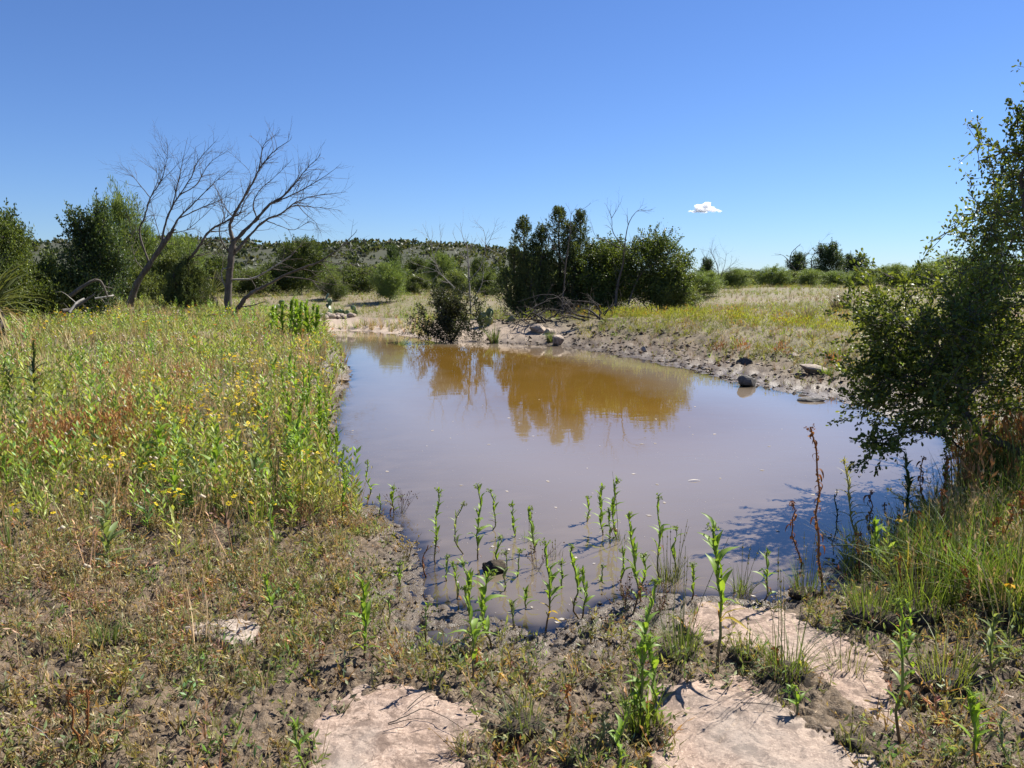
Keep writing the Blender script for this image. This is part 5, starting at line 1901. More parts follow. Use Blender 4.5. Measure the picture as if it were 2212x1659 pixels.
def stalk(u, vb, ut, vt, label, style='green', leaf=.062, dens=1.0, name='leafy_stalk', cat='plant', group=None, bare=.14, head=True, seed=None, stem_r=.0042, yellow=0, merged=False, ang=(50, 16)):
    """a single upright stalk: stem, spiral of leaves (each its own part), a knot of buds at the top"""
    seed = int(abs(u) * 7 + vb * 13) if seed is None else seed
    g = np.random.default_rng(seed)
    b = ground_pt(u, vb)
    b[2] = max(b[2], -.12) - .01
    dens, leaf = dens * g.uniform(.7, 1.15), leaf * g.uniform(.85, 1.2)
    top = at(ut, vt, b[1] + g.normal(0, .02))
    H = top - b
    h = H[2]
    root = thing(name, label, cat, b, group)
    n = 9
    t = np.linspace(0, 1, n)[:, None]
    sway = np.cumsum(g.normal(0, .012 * min(1, h / .4), (n, 3)) * (1, 1, 0), 0)
    sway = (sway - sway[0]) - (sway[-1] - sway[0]) * t * g.uniform(.55, 1.0)
    line = H * t + sway
    line[:, :2] += (np.sin(t * 2.6 + g.uniform(0, 3)) * .012 * h / .4 * (1 - t) * t * 4) * g.normal(size=2)
    V, F = tube(line, np.linspace(stem_r, stem_r * .55, n) * 1.25, 6)
    low = {'green': (.16, .11, .06), 'grey': (.16, .13, .08), 'pale': (.30, .22, .08), 'brown': (.14, .06, .025), 'dark': (.06, .05, .025)}[style]
    hi = {'green': (.20, .27, .06), 'grey': (.19, .22, .09), 'pale': (.38, .36, .12), 'brown': (.24, .10, .035), 'dark': (.07, .095, .03)}[style]
    cf = np.repeat(np.clip((np.linspace(0, 1, n) - .15) / .35, 0, 1), 6)[:, None]
    me = new_mesh('stem', V, F, M_STEM, np.asarray(low) * (1 - cf) + np.asarray(hi) * cf)
    stem = obj('stem', me, root)
    N = max(7, int(h / .0145 * dens))
    mb = MB()
    for i in range(N):
        f = bare + (1 - bare) * (i + g.uniform(-.3, .3)) / N
        f = min(max(f, .05), .99)
        j = f * (n - 1); k = int(j); p = line[k] + (line[min(k + 1, n - 1)] - line[k]) * (j - k)
        if g.uniform() < .14: continue                      # a leaf lost
        az = i * 2.4 + g.normal(0, .5)
        prof = .55 + .6 * math.sin(math.pi * min(1, f * .9 + .1)) if style != 'brown' else .8 + .5 * g.uniform()
        Ls = leaf * prof * g.uniform(.6, 1.5)
        el = R(ang[0] + (ang[1] - ang[0]) * f + g.normal(0, 14))       # angle off the stem
        if style == 'brown': el = R(g.uniform(60, 130))
        st = style
        if yellow and f < .45 and i < yellow + 3 and i % 2 == 0: st = 'yellow'
        elif style == 'green' and f < bare + .16 and g.uniform() < .45: st = 'pale' if g.uniform() < .6 else 'brown'
        me = LEAVES[st][g.integers(0, len(LEAVES[st]))]
        if merged:
            vv = np.array([q.co[:] for q in me.vertices]) if me.name not in _LV else _LV[me.name]
            _LV[me.name] = vv
            M = np.array((Euler((g.normal(0, .2), -(math.pi / 2 - el), az)).to_matrix()))
            F4 = np.array([p_.vertices[:] for p_ in me.polygons]) if me.name not in _LF else _LF[me.name]
            _LF[me.name] = F4
            base = {'green': GREEN, 'dark': (.055, .085, .022), 'pale': (.33, .32, .11), 'grey': (.15, .2, .08), 'brown': (.25, .1, .03), 'yellow': (.6, .4, .03)}[st]
            mb.add((vv * Ls) @ M.T + p, F4, np.asarray(base) * g.uniform(.8, 1.2))
        else:
            o = obj('leaf', me, root)
            o.location = p
            o.rotation_euler = (g.normal(0, .25), -(math.pi / 2 - el), az)
            o.scale = (Ls, Ls * g.uniform(.9, 1.3), Ls)
    if merged:
        tag(obj('foliage', mb.mesh('foliage', M_LEAF), root), kind='stuff')
    if head:
        hb = MB()
        e = line[-1]
        for i in range(9):
            d = unit(np.array([g.normal(0, .7), g.normal(0, .7), .7]))
            q = e - np.array([0, 0, .02]) + d * g.uniform(.008, .03) * (h / .4) ** .3
            stem_strip(hb, e - (0, 0, .025), q, .0022, hi, g, .06, True)
            add_leaves(hb, np.repeat(q[None], 5, 0), g.normal(size=(5, 3)) + d, .012, .005, np.asarray(hi) * g.uniform(.9, 1.3), g)
        obj('bud_cluster', hb.mesh('bud_cluster', M_LEAF if style != 'brown' else M_DRY), stem)
    return root


_LV, _LF = {}, {}
S = stalk
# --- in and beside the front shallows
S(740, 1132, 741, 965, 'green leafy stalk at the corner of the left bank, tallest by the seed heads', leaf=.055)
S(793, 1097, 793, 997, 'slim dark-based green stalk in the water just right of the left bank corner', leaf=.05)
S(822, 1112, 818, 1072, 'short green sprout left of the twiggy plant at the left waterline', leaf=.045)
S(848, 1112, 850, 1052, 'bushy green sprout beside the dark seed-head twigs at the left waterline', leaf=.055, dens=1.3)
S(943, 1226, 940, 1058, 'tall green stalk alone in the shallows, leftmost of the water group', leaf=.055)
S(922, 1250, 925, 1178, 'brown withered stalk at the mud point beside the leftmost water stalk', 'brown', leaf=.035, head=False, name='dried_stalk')
S(1034, 1216, 1033, 1050, 'tall green stalk with dark submerged base and curled top in the shallows', leaf=.06, dens=1.1)
S(1059, 1152, 1059, 1058, 'green stalk with spreading top just right of the curled-top water stalk', leaf=.05)
S(1006, 1205, 1001, 1086, 'pale-topped stalk left of the curled-top water stalk', 'grey', leaf=.05)
S(1105, 1168, 1103, 1088, 'small dark green stalk in the middle of the shallows', leaf=.045)
S(1147, 1202, 1147, 1097, 'green stalk with broad leaves right of the small dark one in the shallows', leaf=.055)
S(1278, 1131, 1271, 1071, 'green stalk bent left, leftmost of the clump standing out in the pond', leaf=.05)
S(1305, 1162, 1300, 1050, 'second stalk from the left in the clump standing out in the pond', leaf=.055)
S(1330, 1172, 1336, 1038, 'tallest branching stalk of the clump standing out in the pond', leaf=.06, dens=1.5)
S(1317, 1170, 1314, 1100, 'short leafy shoot among the clump standing out in the pond', leaf=.05)
S(1088, 1285, 1092, 1190, 'grey-green shoot beside the dark clod in the shallows', 'grey', leaf=.055)
S(985, 1300, 978, 1215, 'dark based stalk at the muddy edge behind the two big front stalks', leaf=.05)
S(1010, 1320, 1000, 1215, 'green stalk with clasping leaves right behind the twin front stalks', leaf=.055)
S(1178, 1367, 1180, 1168, 'tall stalk with drooping yellow lower leaves at the water tip', leaf=.06, yellow=5)
S(1252, 1336, 1236, 1180, 'forked green stalk leaning left at the front waterline', leaf=.055)
S(1258, 1338, 1262, 1232, 'shorter shoot of the fork right of the leaning waterline stalk', leaf=.05)
S(1142, 1320, 1141, 1270, 'tiny green shoot in the shallows left of the yellow-leaved stalk', leaf=.04)
S(1110, 1358, 1104, 1300, 'drooping grey shoot at the front shallows', 'grey', leaf=.05)
S(1303, 1262, 1303, 1220, 'tiny shoot in the shallows below the pond clump', leaf=.04)
# --- front mud
S(1020, 1472, 1012, 1268, 'broad-leaved stalk rooted at the slab corner, casting its shadow on the rock', leaf=.068, dens=1.1)
S(1062, 1402, 1062, 1232, 'stout bright stalk with wide leaves right of the slab corner stalk', leaf=.078, dens=1.1)
S(785, 1422, 776, 1256, 'bright green stalk bent at the tip, alone on the left mud', leaf=.06)
S(843, 1357, 843, 1285, 'thin bare green stem right of the bent-tip stalk', leaf=.03, dens=.5)
S(640, 1322, 640, 1264, 'short yellow-green stem left of the bent-tip stalk', leaf=.035)
S(581, 1352, 580, 1240, 'slim green stem on the left mud above the pale stone', leaf=.05)
S(592, 1192, 590, 1082, 'bright green stalk at the front edge of the left meadow', leaf=.06)
S(656, 1688, 632, 1562, 'bright stalk leaning left at the lower left corner of the bottom slab', leaf=.04, bare=.05)
S(1346, 1690, 1350, 1520, 'dense bright stalk rising from the bottom edge between the slabs', leaf=.045, dens=1.6, bare=.05)
S(1306, 1622, 1305, 1545, 'thin pale green stem left of the dense bottom-edge stalk', 'grey', leaf=.035)
S(1550, 1452, 1541, 1136, 'tallest foreground stalk, one yellow leaf sticking out left, above the slabs', leaf=.075, dens=1.0, stem_r=.0055, yellow=2, bare=.30)
S(1366, 1332, 1356, 1108, 'tall stalk with a curled green tip left of the slabs', leaf=.06)
S(1428, 1262, 1428, 1072, 'withering tall stalk with dark base in the water right of the curled-tip one', 'green', leaf=.06, bare=.35)
S(1398, 1570, 1416, 1252, 'tall bright yellow-green stalk in the grass left of the right slab', leaf=.055, dens=1.0, stem_r=.005)
S(1388, 1565, 1372, 1400, 'short bright shoot at the left of the tall yellow-green stalk', leaf=.055)
S(1408, 1572, 1402, 1380, 'middle bright shoot leaning beside the tall yellow-green stalk', leaf=.055)
S(1945, 1602, 1940, 1292, 'tall yellow-green stalk with round leaves at the right slab end', leaf=.06, dens=.9, stem_r=.005, bare=.25)
S(1968, 1482, 1964, 1300, 'leafy stalk behind the round-leaved one at the right slab end', leaf=.065)
S(2116, 1672, 2108, 1508, 'dense bright rosette stalk in the bottom right corner', leaf=.06, dens=1.3)
S(2170, 1648, 2166, 1540, 'thin pale stem right of the bottom right rosette stalk', 'grey', leaf=.035)
S(1720, 1548, 1718, 1482, 'small bright sprout under the shaded tuft beside the right slab', leaf=.04)
S(1886, 1252, 1884, 1128, 'green broad-leaved stalk in the grass right of the brown stalks', leaf=.085)
S(1856, 1200, 1830, 996, 'tall yellowing stalk with limp leaves near the oak', 'pale', leaf=.075)
S(1962, 1170, 1950, 984, 'leafy dark green stalk just under the oak branch tip', 'dark', leaf=.08, dens=1.2)
S(2145, 1455, 2150, 1330, 'feathery grey-green plant stem at the right edge', 'grey', leaf=.08, dens=1.3)
# --- brown ones
S(1778, 1292, 1756, 922, 'tallest rust-brown stalk with curled dead leaves by the water, right', 'brown', leaf=.05, dens=1.0, name='dried_stalk', stem_r=.0055)
S(1728, 1232, 1712, 1086, 'slim brown stalk left of the tallest rust-brown one', 'brown', leaf=.04, name='dried_stalk')
S(1896, 1172, 1882, 1062, 'leaning brown stalk behind the green broad-leaved stalk', 'brown', leaf=.06, dens=1.1, name='dried_stalk')
S(1804, 1135, 1805, 1056, 'thin dark stalk standing alone in open water near the oak', 'dark', leaf=.04, dens=.6, name='dried_stalk', head=False)
S(2002, 1135, 2000, 985, 'slender rusty stalk under the oak against the water', 'brown', leaf=.05, name='dried_stalk')
S(1918, 1150, 1914, 1088, 'small brown stalk right of the leaning brown one', 'brown', leaf=.045, name='dried_stalk')
S(2052, 1258, 2050, 1150, 'brown stalk in the right grass', 'brown', leaf=.045, name='dried_stalk')
S(2168, 1235, 2188, 1088, 'tall brown stalk at the right edge below the oak', 'brown', leaf=.055, name='dried_stalk')
S(2050, 1130, 2048, 985, 'rusty stalk against the oak trunk', 'brown', leaf=.06, name='dried_stalk')
S(1690, 1460, 1680, 1400, 'dark brown stub in the shaded tuft on the right slab', 'brown', leaf=.03, name='dried_stalk')
S(1222, 1602, 1226, 1482, 'dark brown dry stalk on the mud between the two bottom slabs', 'brown', leaf=.035, name='dried_stalk', dens=.7)
S(160, 1622, 150, 1500, 'left of two brown dried stalks in the bottom left corner', 'brown', leaf=.025, name='dried_stalk', dens=.9)
S(172, 1645, 178, 1492, 'right of two brown dried stalks in the bottom left corner', 'brown', leaf=.025, name='dried_stalk', dens=.9)
for u, vb, vt, lab in ((1985, 1205, 1105, 'brown stalk between the yellowing stalk and the oak'), (2082, 1335, 1228, 'short rusty stalk low in the right grass'),
                       (2150, 1232, 1118, 'brown stalk behind the lush clump at the right edge'), (2196, 1185, 1062, 'rust stalk at the right edge under the oak crown'),
                       (2030, 1195, 1058, 'slim rust stalk in front of the oak trunk'), (1942, 1305, 1205, 'brown stalk in the grass right of the long slab'),
                       (1850, 1250, 1150, 'thin brown stalk left of the green broad-leaved one')):
    S(u, vb, u + 4, vt, lab, 'brown', leaf=.05, name='dried_stalk')
for u, vb, vt, lab in ((962, 1264, 1200, 'short green stalk at the mud point in the shallows'), (1075, 1232, 1158, 'green stalk in the shallows right of the curled-top one'),
                       (1122, 1252, 1186, 'short green stalk in the middle shallows beside the dark clod'), (1212, 1278, 1212, 'green shoot in the shallows left of the leaning fork'),
                       (1385, 1302, 1196, 'slender green stalk left of the withering one'), (1342, 1264, 1186, 'green shoot below the pond clump'),
                       (1456, 1252, 1138, 'slender stalk right of the withering one in the water'), (1495, 1300, 1215, 'small stalk at the tip of the long slab'),
                       (1650, 1300, 1190, 'slender grassy stalk on the far rim of the long slab'), (860, 1290, 1215, 'small green stalk on the mud left of the water tip'),
                       (920, 1380, 1305, 'small green stalk on the mud above the bottom centre slab')):
    S(u, vb, u + 3, vt, lab, 'green', leaf=.05, dens=.9)
# --- left meadow
S(76, 905, 72, 746, 'dark broad-leaved stalk standing tall over the left meadow', 'dark', leaf=.13, dens=.9)
S(16, 880, 8, 786, 'dark stalk at the left edge beside the tall broad-leaved one', 'dark', leaf=.10)
S(176, 860, 172, 768, 'bright spear-like stalk in the left meadow right of the dark broad-leaved one', leaf=.07)
S(78, 1040, 78, 944, 'bright spear-like stalk in front of the rusty weeds at the left', leaf=.06)
S(34, 985, 30, 880, 'tall green stalk at the left edge in front of the dark ones', 'grey', leaf=.08)
S(10, 1085, 6, 985, 'green stalk touching the left edge of the photo', leaf=.06)
for i, (u, vb, vt, lab) in enumerate((
        (430, 1090, 905, 'big grey-green leafy plant in the middle of the left meadow'), (470, 1100, 930, 'leafy plant right of the big grey-green one in the left meadow'),
        (555, 1105, 985, 'leafy plant at the meadow front right of the bushy pair'), (395, 1120, 985, 'leafy plant at the meadow front left of the bushy pair'),
        (240, 1225, 1095, 'yellow-green leafy plant at the lower left of the meadow'), (345, 1040, 915, 'grey-green plant right of the rusty weeds'),
        (255, 955, 860, 'grey-green plant above the rusty weeds'), (640, 1060, 930, 'leafy plant under the yellow flowers near the bank'))):
    S(u, vb, u - 4, vt, lab, 'grey' if i % 2 == 0 else 'green', leaf=.095, dens=1.3, name='leafy_plant', ang=(62, 30))
g = np.random.default_rng(909)
spots = [(690, 985, 845), (672, 960, 830), (705, 1005, 880), (655, 935, 800), (640, 900, 772), (682, 930, 815), (700, 955, 850), (668, 905, 790), (690, 890, 795), (625, 980, 850),
         (610, 920, 800), (648, 1010, 870), (715, 1030, 905), (663, 1035, 905), (600, 860, 770), (628, 850, 760), (708, 920, 835), (722, 1010, 930)]
for i, (u, vb, vt) in enumerate(spots):
    S(u, vb, u + g.uniform(-4, 4), vt, 'bright green leafy stalk in the stand crowding the edge of the left bank', leaf=.085, merged=True, group='bright stalks along the left bank edge')
spots = [(598, 735, 662), (612, 738, 655), (628, 738, 650), (640, 742, 648), (652, 738, 652), (664, 740, 655), (676, 738, 660), (684, 742, 668), (590, 730, 668), (645, 730, 655)]
for i, (u, vb, vt) in enumerate(spots):
    S(u, vb, u + g.uniform(-3, 3), vt, 'tall bright green stalk in the clump below the upright dead tree', leaf=.17, merged=True, stem_r=.008, group='green stalks below the dead tree')


# ------------------------------------------------------------------ grass tufts
M_SOIL = bark_material('dark_root_soil', (.035, .028, .02), (.09, .07, .05), 60, .95, 1.0)


def tuft(u, vb, h, w, label, n=70, col=(.15, .21, .05), lean=.38, stems=4, stem_h=None, mound=True, bw=.0045, dead=.3, seed=None):
    seed = int(u * 3 + vb * 5) if seed is None else seed
    g = np.random.default_rng(seed)
    b = ground_pt(u, vb)
    b[2] = max(b[2], -.05)
    root = thing('grass_tuft', label, 'grass tuft', b)
    mb = MB()
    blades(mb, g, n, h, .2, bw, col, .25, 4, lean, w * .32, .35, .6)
    tag(obj('blades', mb.mesh('blades', M_LEAF, smooth=True), root), kind='stuff')
    md = MB()
    blades(md, g, int(n * dead), h * .6, .5, bw * .8, (.26, .20, .11), .3, 3, lean * 1.9, w * .34, .5, .5)
    tag(obj('dead_blades', md.mesh('dead_blades', M_DRY), root), kind='stuff')
    for i in range(stems):
        ms = MB()
        a = g.uniform(0, 6.28); hh = (stem_h or h * 1.5) * g.uniform(.75, 1.05); l = hh * abs(g.normal(0, .16))
        p = np.array([math.cos(a) * w * .15, math.sin(a) * w * .15, 0]); q = p + np.array([math.cos(a) * l, math.sin(a) * l, hh])
        L = bend_line(np.array([p, (p + q) / 2 - np.array([math.cos(a), math.sin(a), 0]) * l * .15, q]), g, 4, .03)
        V, F = tube(L, np.linspace(.0018, .0009, len(L)), 4); ms.add(V, F, (.20, .22, .09))
        f = g.uniform(.72, 1.0, (22, 1))
        j = np.clip((f[:, 0] * (len(L) - 1)).astype(int), 0, len(L) - 1)
        add_leaves(ms, L[j], unit(q - p) + g.normal(0, .22, (22, 3)), .014, .0035, (.24, .22, .12), g)
        obj('seed_stalk', ms.mesh('seed_stalk', M_LEAF), root)
    if mound:
        V, F = rock_arrays(seed % 97, 3, 2, .35)
        V = V * np.array([w * .42, w * .36, w * .20])
        obj('root_mound', new_mesh('root_mound', V, F, M_SOIL), root)
    return root


T = tuft
T(1602, 1288, .20, .14, 'grass tuft at the water edge on top of the long slab', 60)
T(1740, 1292, .24, .22, 'grass tuft at the foot of the tallest rust-brown stalk', 80)
T(1700, 1462, .28, .26, 'large shaded grass tuft between the slabs, its blades shadowing the rock', 110, stems=7, stem_h=.55, lean=.42)
T(1826, 1470, .20, .20, 'dry shaggy tuft right of the large shaded one', 80, (.17, .18, .06), dead=.9, stems=2)
T(1470, 1420, .26, .24, 'dark-based tuft left of the tallest foreground stalk', 100, stems=5, stem_h=.5)
T(1610, 1420, .12, .18, 'short tuft on the long slab right of the tallest stalk', 70, stems=2)
T(1385, 1572, .26, .16, 'bright upright grass clump left of the right slab', 80, (.22, .30, .05), .22, stems=2, bw=.006)
T(1130, 1572, .15, .20, 'low grey-green tuft on the mud between the bottom slabs', 80, (.15, .19, .08), .6, stems=1)
T(230, 1400, .17, .16, 'green grass tuft with a black shadow on the left mud', 60, (.16, .22, .07), .35, stems=2, bw=.006)
T(1142, 1172, .16, .10, 'small tuft standing in the shallows', 30, stems=3)
T(1200, 1212, .12, .16, 'wiry brown-green tuft in the shallows right of the small one', 36, (.17, .16, .07), stems=2)
T(1450, 1262, .24, .22, 'tuft with fine stems in the water left of the long slab', 80, (.17, .20, .07), stems=6, stem_h=.42)
T(1340, 1178, .14, .24, 'tuft at the base of the stalk clump standing out in the pond', 60, (.14, .19, .05), stems=2, stem_h=.55)
T(565, 1470, .13, .20, 'sparse wiry tuft on the left mud', 50, (.18, .18, .08), .6, stems=2, mound=False)
T(690, 1280, .10, .18, 'low green tuft on the mud at the left of the water tip', 50, (.17, .2, .07), .6, stems=0, mound=False)
T(1880, 1345, .30, .30, 'thick tuft at the right end of the long slab', 120, stems=5, stem_h=.5)
T(1985, 1330, .36, .30, 'tall grass tuft in the right grass patch, nearest the slab', 120, (.18, .25, .05), stems=5)
T(2090, 1270, .50, .45, 'big lush green grass clump below the oak trunk', 200, (.13, .21, .04), .5, stems=8, stem_h=.7, bw=.007)
T(2190, 1330, .46, .40, 'lush grass clump at the right edge', 150, (.15, .21, .045), .5, stems=5, bw=.006)
T(2040, 1480, .26, .30, 'yellow-green tuft in the dark soil at the lower right', 110, (.2, .24, .06), stems=4)
T(1840, 1615, .10, .16, 'small dark tuft against the lower edge of the right slab', 50, (.15, .17, .06), stems=1)
T(1255, 1655, .10, .18, 'low leafy tuft at the bottom edge between the slabs', 60, (.16, .2, .06), .6, stems=1)
T(1068, 742, .55, .40, 'grass tuft at the far waterline right of the shore bush', 70, (.14, .19, .05), .3, stems=5, bw=.02, mound=False)
T(1190, 740, .4, .35, 'grass tuft beside the far grey-tan boulder', 60, (.13, .18, .05), .4, stems=3, bw=.02, mound=False)
T(1785, 812, .28, .3, 'green tuft growing in front of the tan angular rock', 60, (.19, .28, .06), .5, stems=2, bw=.012, mound=False)
T(1740, 690, .55, .6, 'grey dead shrub-like tuft in the right meadow', 120, (.21, .185, .15), .5, stems=3, bw=.012, mound=False, dead=.8)
T(1815, 672, .85, .7, 'tall dark grey dead bush in the right meadow', 190, (.135, .12, .10), .45, stems=3, bw=.014, mound=False, dead=.8)


def weed(u, v, h, col, label, n=160, L=.06, W=.012):
    b = ground_pt(u, v)
    V, F, C = p_bushlet(int(u + v), h, n, col, L, W)
    root = thing('weed', label, 'weed', b)
    tag(obj('foliage', new_mesh('foliage', V, F, M_LEAF, C, smooth=False), root), kind='stuff')


RUSTC, YG = (.34, .13, .05), (.26, .27, .05)
weed(1603, 757, .30, RUSTC, 'round rusty-orange weed on the right mud bank above the boulder')
weed(1556, 760, .26, (.22, .10, .06), 'reddish weed left of the round rusty-orange one on the mud bank')
weed(1640, 762, .24, (.24, .24, .07), 'yellow-green weed right of the round rusty-orange one')
weed(1690, 765, .26, RUSTC, 'rusty weed above the tan angular rock, left of it')
weed(1800, 790, .26, RUSTC, 'rusty weed just behind the tan angular rock')
weed(1490, 715, .50, (.26, .17, .05), 'wide orange-tinged weed right of the oak clump', 260)
weed(1440, 712, .45, YG, 'yellow-green weed left of the orange-tinged one', 240)
weed(1380, 722, .42, YG, 'yellow-green weed on the bank crest below the oak clump', 220)
weed(1345, 715, .40, (.20, .24, .06), 'bushy green weed at the right foot of the brush pile', 200)
weed(1260, 730, .36, (.24, .22, .06), 'yellowish weed near the far end of the right bank', 180)
weed(1540, 728, .42, (.20, .23, .07), 'pale green weed above the right mud bank', 200)

# dark seed-head twigs and feathery plants at the front shore
def seed_plant(u, vb, h, label, n=12, col=(.16, .10, .065), head=(.12, .06, .045), r=.004):
    b = ground_pt(u, vb); b[2] = max(b[2], -.03)
    g = np.random.default_rng(int(u + vb))
    root = thing('seed_head_plant', label, 'plant', b)
    ms, mh = MB(), MB()
    for i in range(n):
        q = np.array([g.normal(0, .35) * h, g.normal(0, .25) * h, h * g.uniform(.5, 1.0)])
        m = stem_strip(ms, (0, 0, 0), q, .0022, col, g, .15, True)
        for k in range(3):
            e = m + (q - m) * g.uniform(.2, 1) + g.normal(0, .05, 3) * h * (1, 1, .8) + (0, 0, .04 * h)
            stem_strip(ms, m, e, .0016, col, g)
            V, F = ICO2
            mh.add(V * r + e, F, head)
        add_leaves(ms, q * g.uniform(.1, .9, (5, 1)), g.normal(size=(5, 3)), .02, .004, (.14, .15, .06), g)
    tag(obj('stems', ms.mesh('stems', M_DRY), root), kind='stuff')
    tag(obj('seed_heads', mh.mesh('seed_heads', M_DRY), root), kind='stuff')


seed_plant(866, 1115, .22, 'dark red twiggy plant with round seed heads at the left waterline')
seed_plant(880, 1215, .20, 'twiggy plant with yellow flecks on the mud point', 14, (.18, .14, .07), (.55, .4, .03))
seed_plant(1160, 1235, .20, 'dry twiggy plant with seed heads in the shallows', 8)
seed_plant(1350, 1320, .20, 'reddish brown twiggy plant at the front shore left of the slab', 16, (.22, .13, .08), (.2, .11, .06))
seed_plant(1420, 1330, .22, 'reddish twiggy plant at the tip of the long slab', 18, (.22, .13, .08), (.2, .11, .06))
seed_plant(645, 1130, .16, 'rusty twiggy plant at the front corner of the left meadow', 18, (.26, .11, .05), (.28, .12, .05))
seed_plant(330, 1390, .16, 'dry tan twigs beside the pale stone on the left mud', 12, (.26, .2, .13), (.28, .22, .14), .0025)
seed_plant(470, 1400, .14, 'dry twigs in front of the pale stone on the left mud', 12, (.24, .19, .12), (.24, .18, .12), .0025)

# dark clod standing in the shallows, floating leaf
V, F = rock_arrays(44, 3, 2, .4)
p = ground_pt(1068, 1240)
tag(obj('mud_clod', new_mesh('mud_clod', V * np.array([.075, .06, .04]), F, M_SOIL), loc=(p[0], p[1], .02)), 'black clod of roots and mud in the shallows', 'clod')

# yellow coneflowers standing out at the right edge and left meadow
def coneflower(u, vb, ut, vt, label):
    b = ground_pt(u, vb); t = at(ut, vt, b[1]) - b
    g = np.random.default_rng(int(u))
    root = thing('coneflower', label, 'flower', b)
    ms = MB(); stem_strip(ms, (0, 0, 0), t, .004, (.16, .2, .08), g, .03, True)
    add_leaves(ms, t * g.uniform(.1, .7, (12, 1)), g.normal(size=(12, 3)) + (0, 0, .8), .07, .008, (.15, .19, .08), g)
    obj('stem', ms.mesh('stem', M_LEAF), root)
    V, F = ICO2
    mc = MB(); mc.add(V * np.array([.008, .008, .016]) + t + (0, 0, .016), F, (.10, .05, .02))
    cone = obj('flower_head', mc.mesh('flower_head', M_DRY), root)
    for i in range(6):
        a = i * 1.047
        mp = MB()
        d = np.array([math.cos(a), math.sin(a), -.5])
        add_leaves(mp, t[None], d[None], .024, .014, (.72, .42, .015), g, six=True, normal_bias=(0, 0, 3))
        obj('petal', mp.mesh('petal', M_PETAL), cone)


coneflower(2178, 1440, 2182, 1262, 'yellow drooping coneflower at the right edge')
coneflower(1935, 1230, 1942, 1122, 'yellow coneflower in the grass under the oak')

# ------------------------------------------------------------------ yucca
def yucca(u, vb, Y, h, label, n=90, col=(.13, .15, .055)):
    p = at(u, vb, Y); b = np.array([p[0], Y, hz(p[0], Y)])
    g = np.random.default_rng(int(abs(u) + 5))
    root = thing('yucca', label, 'yucca', b)
    mats = [leaf_mesh('leaf', 1, .045, .10, col, seg=3), leaf_mesh('leaf', 1, .045, .28, tuple(c * .8 for c in col), seg=3), leaf_mesh('leaf', 1, .04, .5, (.30, .25, .13), M_DRY, seg=3)]
    V, F = tube([(0, 0, 0), (0, 0, h * .25), (0, 0, h * .4)], [.12 * h, .11 * h, .05 * h], 8)
    obj('stump', new_mesh('stump', V, F, M_BARK), root)
    for i in range(n):
        el = R(-35 + 120 * (i / n) ** .8)
        o = obj('leaf', mats[2 if i < n * .18 else i % 2], root)
        o.location = (0, 0, h * (.28 + .1 * g.uniform()))
        o.rotation_euler = (0, -el, i * 2.4)
        s = h * g.uniform(.6, .85)
        o.scale = (s, s, s)


yucca(-12, 690, 14.0, 1.55, 'large spiky yucca at the left edge in front of the green oak bush', 110)
yucca(462, 660, 25.0, 1.2, 'small yucca right of the small juniper behind the dead trees', 60, (.17, .18, .07))
yucca(1497, 660, 29.0, 1.1, 'yucca at the right foot of the far oak clump', 60, (.17, .19, .08))
yucca(690 * 1.0 + 10, 690, 26.5, .6, 'little yucca left of the shore bush on the far bank', 40, (.16, .18, .07))

# ------------------------------------------------------------------ prickly pear
t = NT('cactus_pad')
n1 = t.noise(14, 3, .5)
c = t.mix(t.ramp(n1, [(.4, 0.), (.6, 1.)]), (.10, .15, .065), (.17, .22, .10))
pp = t.principled(Base_Color=c, Roughness=.5)
M_PAD = t.finish(pp.outputs[0])
V, F = ICO3
padV = V.copy(); padV[:, 2] = padV[:, 2] * (1.0) ; padV *= np.array([.80, .14, 1.0]); padV[:, 0] *= 1 - .25 * np.clip(-padV[:, 2], 0, 1); padV[:, 2] += .95
PAD = new_mesh('pad', padV, F, M_PAD)


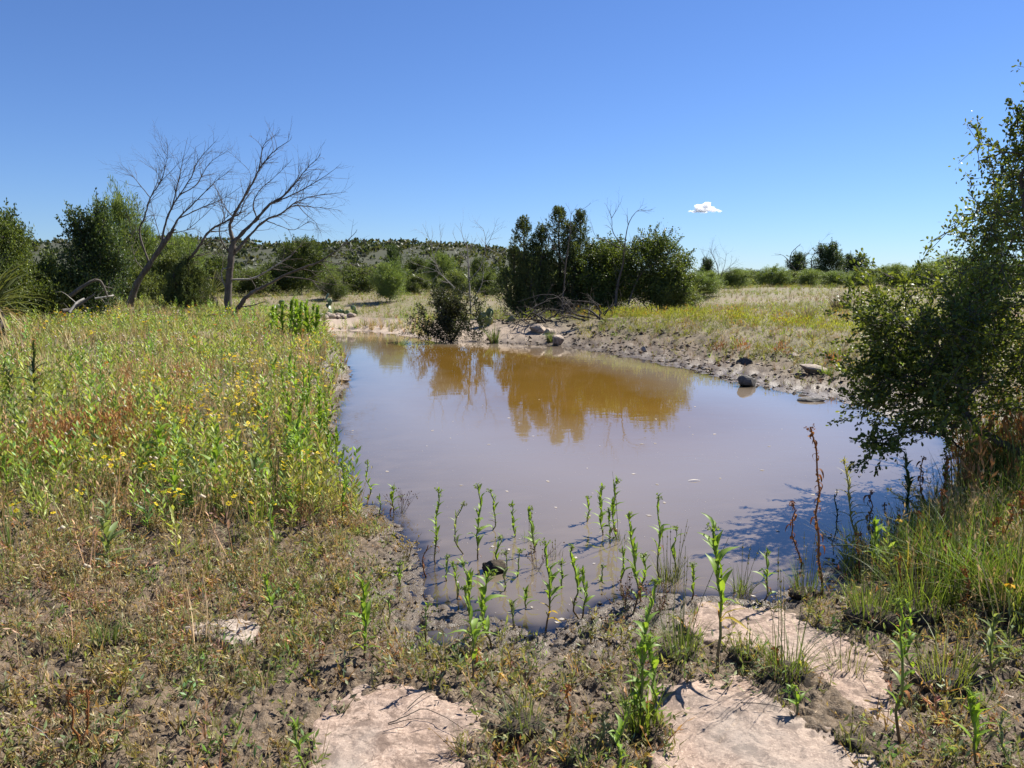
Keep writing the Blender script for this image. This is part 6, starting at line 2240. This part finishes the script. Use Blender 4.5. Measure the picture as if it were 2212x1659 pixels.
def prickly_pear(u, vb, s, label, n=9):
    b = ground_pt(u, vb)
    g = np.random.default_rng(int(u))
    root = thing('prickly_pear', label, 'cactus', b)
    spots = []
    for i in range(n):
        if i < n * .55 or not spots:
            loc = Vector((g.normal(0, 2.0) * s, g.normal(0, .8) * s, -.1 * s)); e = Euler((g.normal(0, .3), g.normal(0, .35), g.uniform(-.9, .9)))
        else:
            l0, e0 = spots[g.integers(0, len(spots))]
            loc = l0 + e0.to_matrix() @ Vector((g.normal(0, .3) * s, 0, 1.75 * s)); e = Euler((g.normal(0, .4), g.normal(0, .5), g.uniform(-1.2, 1.2)))
        spots.append((loc, e))
        o = obj('pad', PAD, root); o.location = loc; o.rotation_euler = e
        k = s * g.uniform(.75, 1.15); o.scale = (k, k, k)


prickly_pear(605, 668, .13, 'prickly pear with upright pads right of the dead tree', 11)
prickly_pear(742, 682, .14, 'prickly pear behind the cobbles on the far left shore', 12)
prickly_pear(1066, 700, .13, 'prickly pear right of the shore bush on the far bank', 8)


# ------------------------------------------------------------------ small loose things
def loose_twig(pts, z, label, r=.0022, mat=M_BARK_DARK):
    W = np.array([on_plane(u, v, z) for u, v in pts]); W[:, 2] += np.array([.004 + .012 * math.sin(math.pi * i / (len(pts) - 1)) for i in range(len(pts))])
    g = np.random.default_rng(int(pts[0][0]))
    L = bend_line(W - W[0], g, 5, .04)
    V, F = tube(L, np.linspace(r, r * .5, len(L)), 5)
    mb = MB(); mb.add(V, F)
    tag(obj('dry_twig', mb.mesh('dry_twig', mat), loc=W[0]), label, 'twig')


loose_twig([(838, 1565), (880, 1552), (915, 1540), (955, 1552), (1000, 1576)], .118, 'arched dry twig lying across the bottom centre slab')
loose_twig([(880, 1532), (915, 1508), (948, 1488)], .118, 'straight dry twig behind the arched one on the bottom centre slab')
loose_twig([(838, 1568), (890, 1562), (940, 1556)], .118, 'short dry twig beside the arched one on the bottom centre slab', .0018)
loose_twig([(958, 1604), (985, 1614), (1010, 1618)], .118, 'dark twig at the right rim of the bottom centre slab')
loose_twig([(1600, 1520), (1640, 1528), (1690, 1530)], .125, 'dark twig near the top of the bottom right slab')
loose_twig([(60, 1565), (90, 1590), (118, 1612)], .16, 'pale dry straw lying toward the round stone in the bottom left corner', .0016, M_PALEWOOD)

p = on_plane(1487, 1038, .004)
me = leaf_mesh('floating_leaf', 1, .22, .02, (.62, .58, .50), M_DRY)
o = obj('floating_leaf', me, loc=p); o.scale = (.11, .11, .05); o.rotation_euler = (0, 0, .05)
tag(o, 'pale sliver of leaf floating in the middle of the pond', 'leaf')
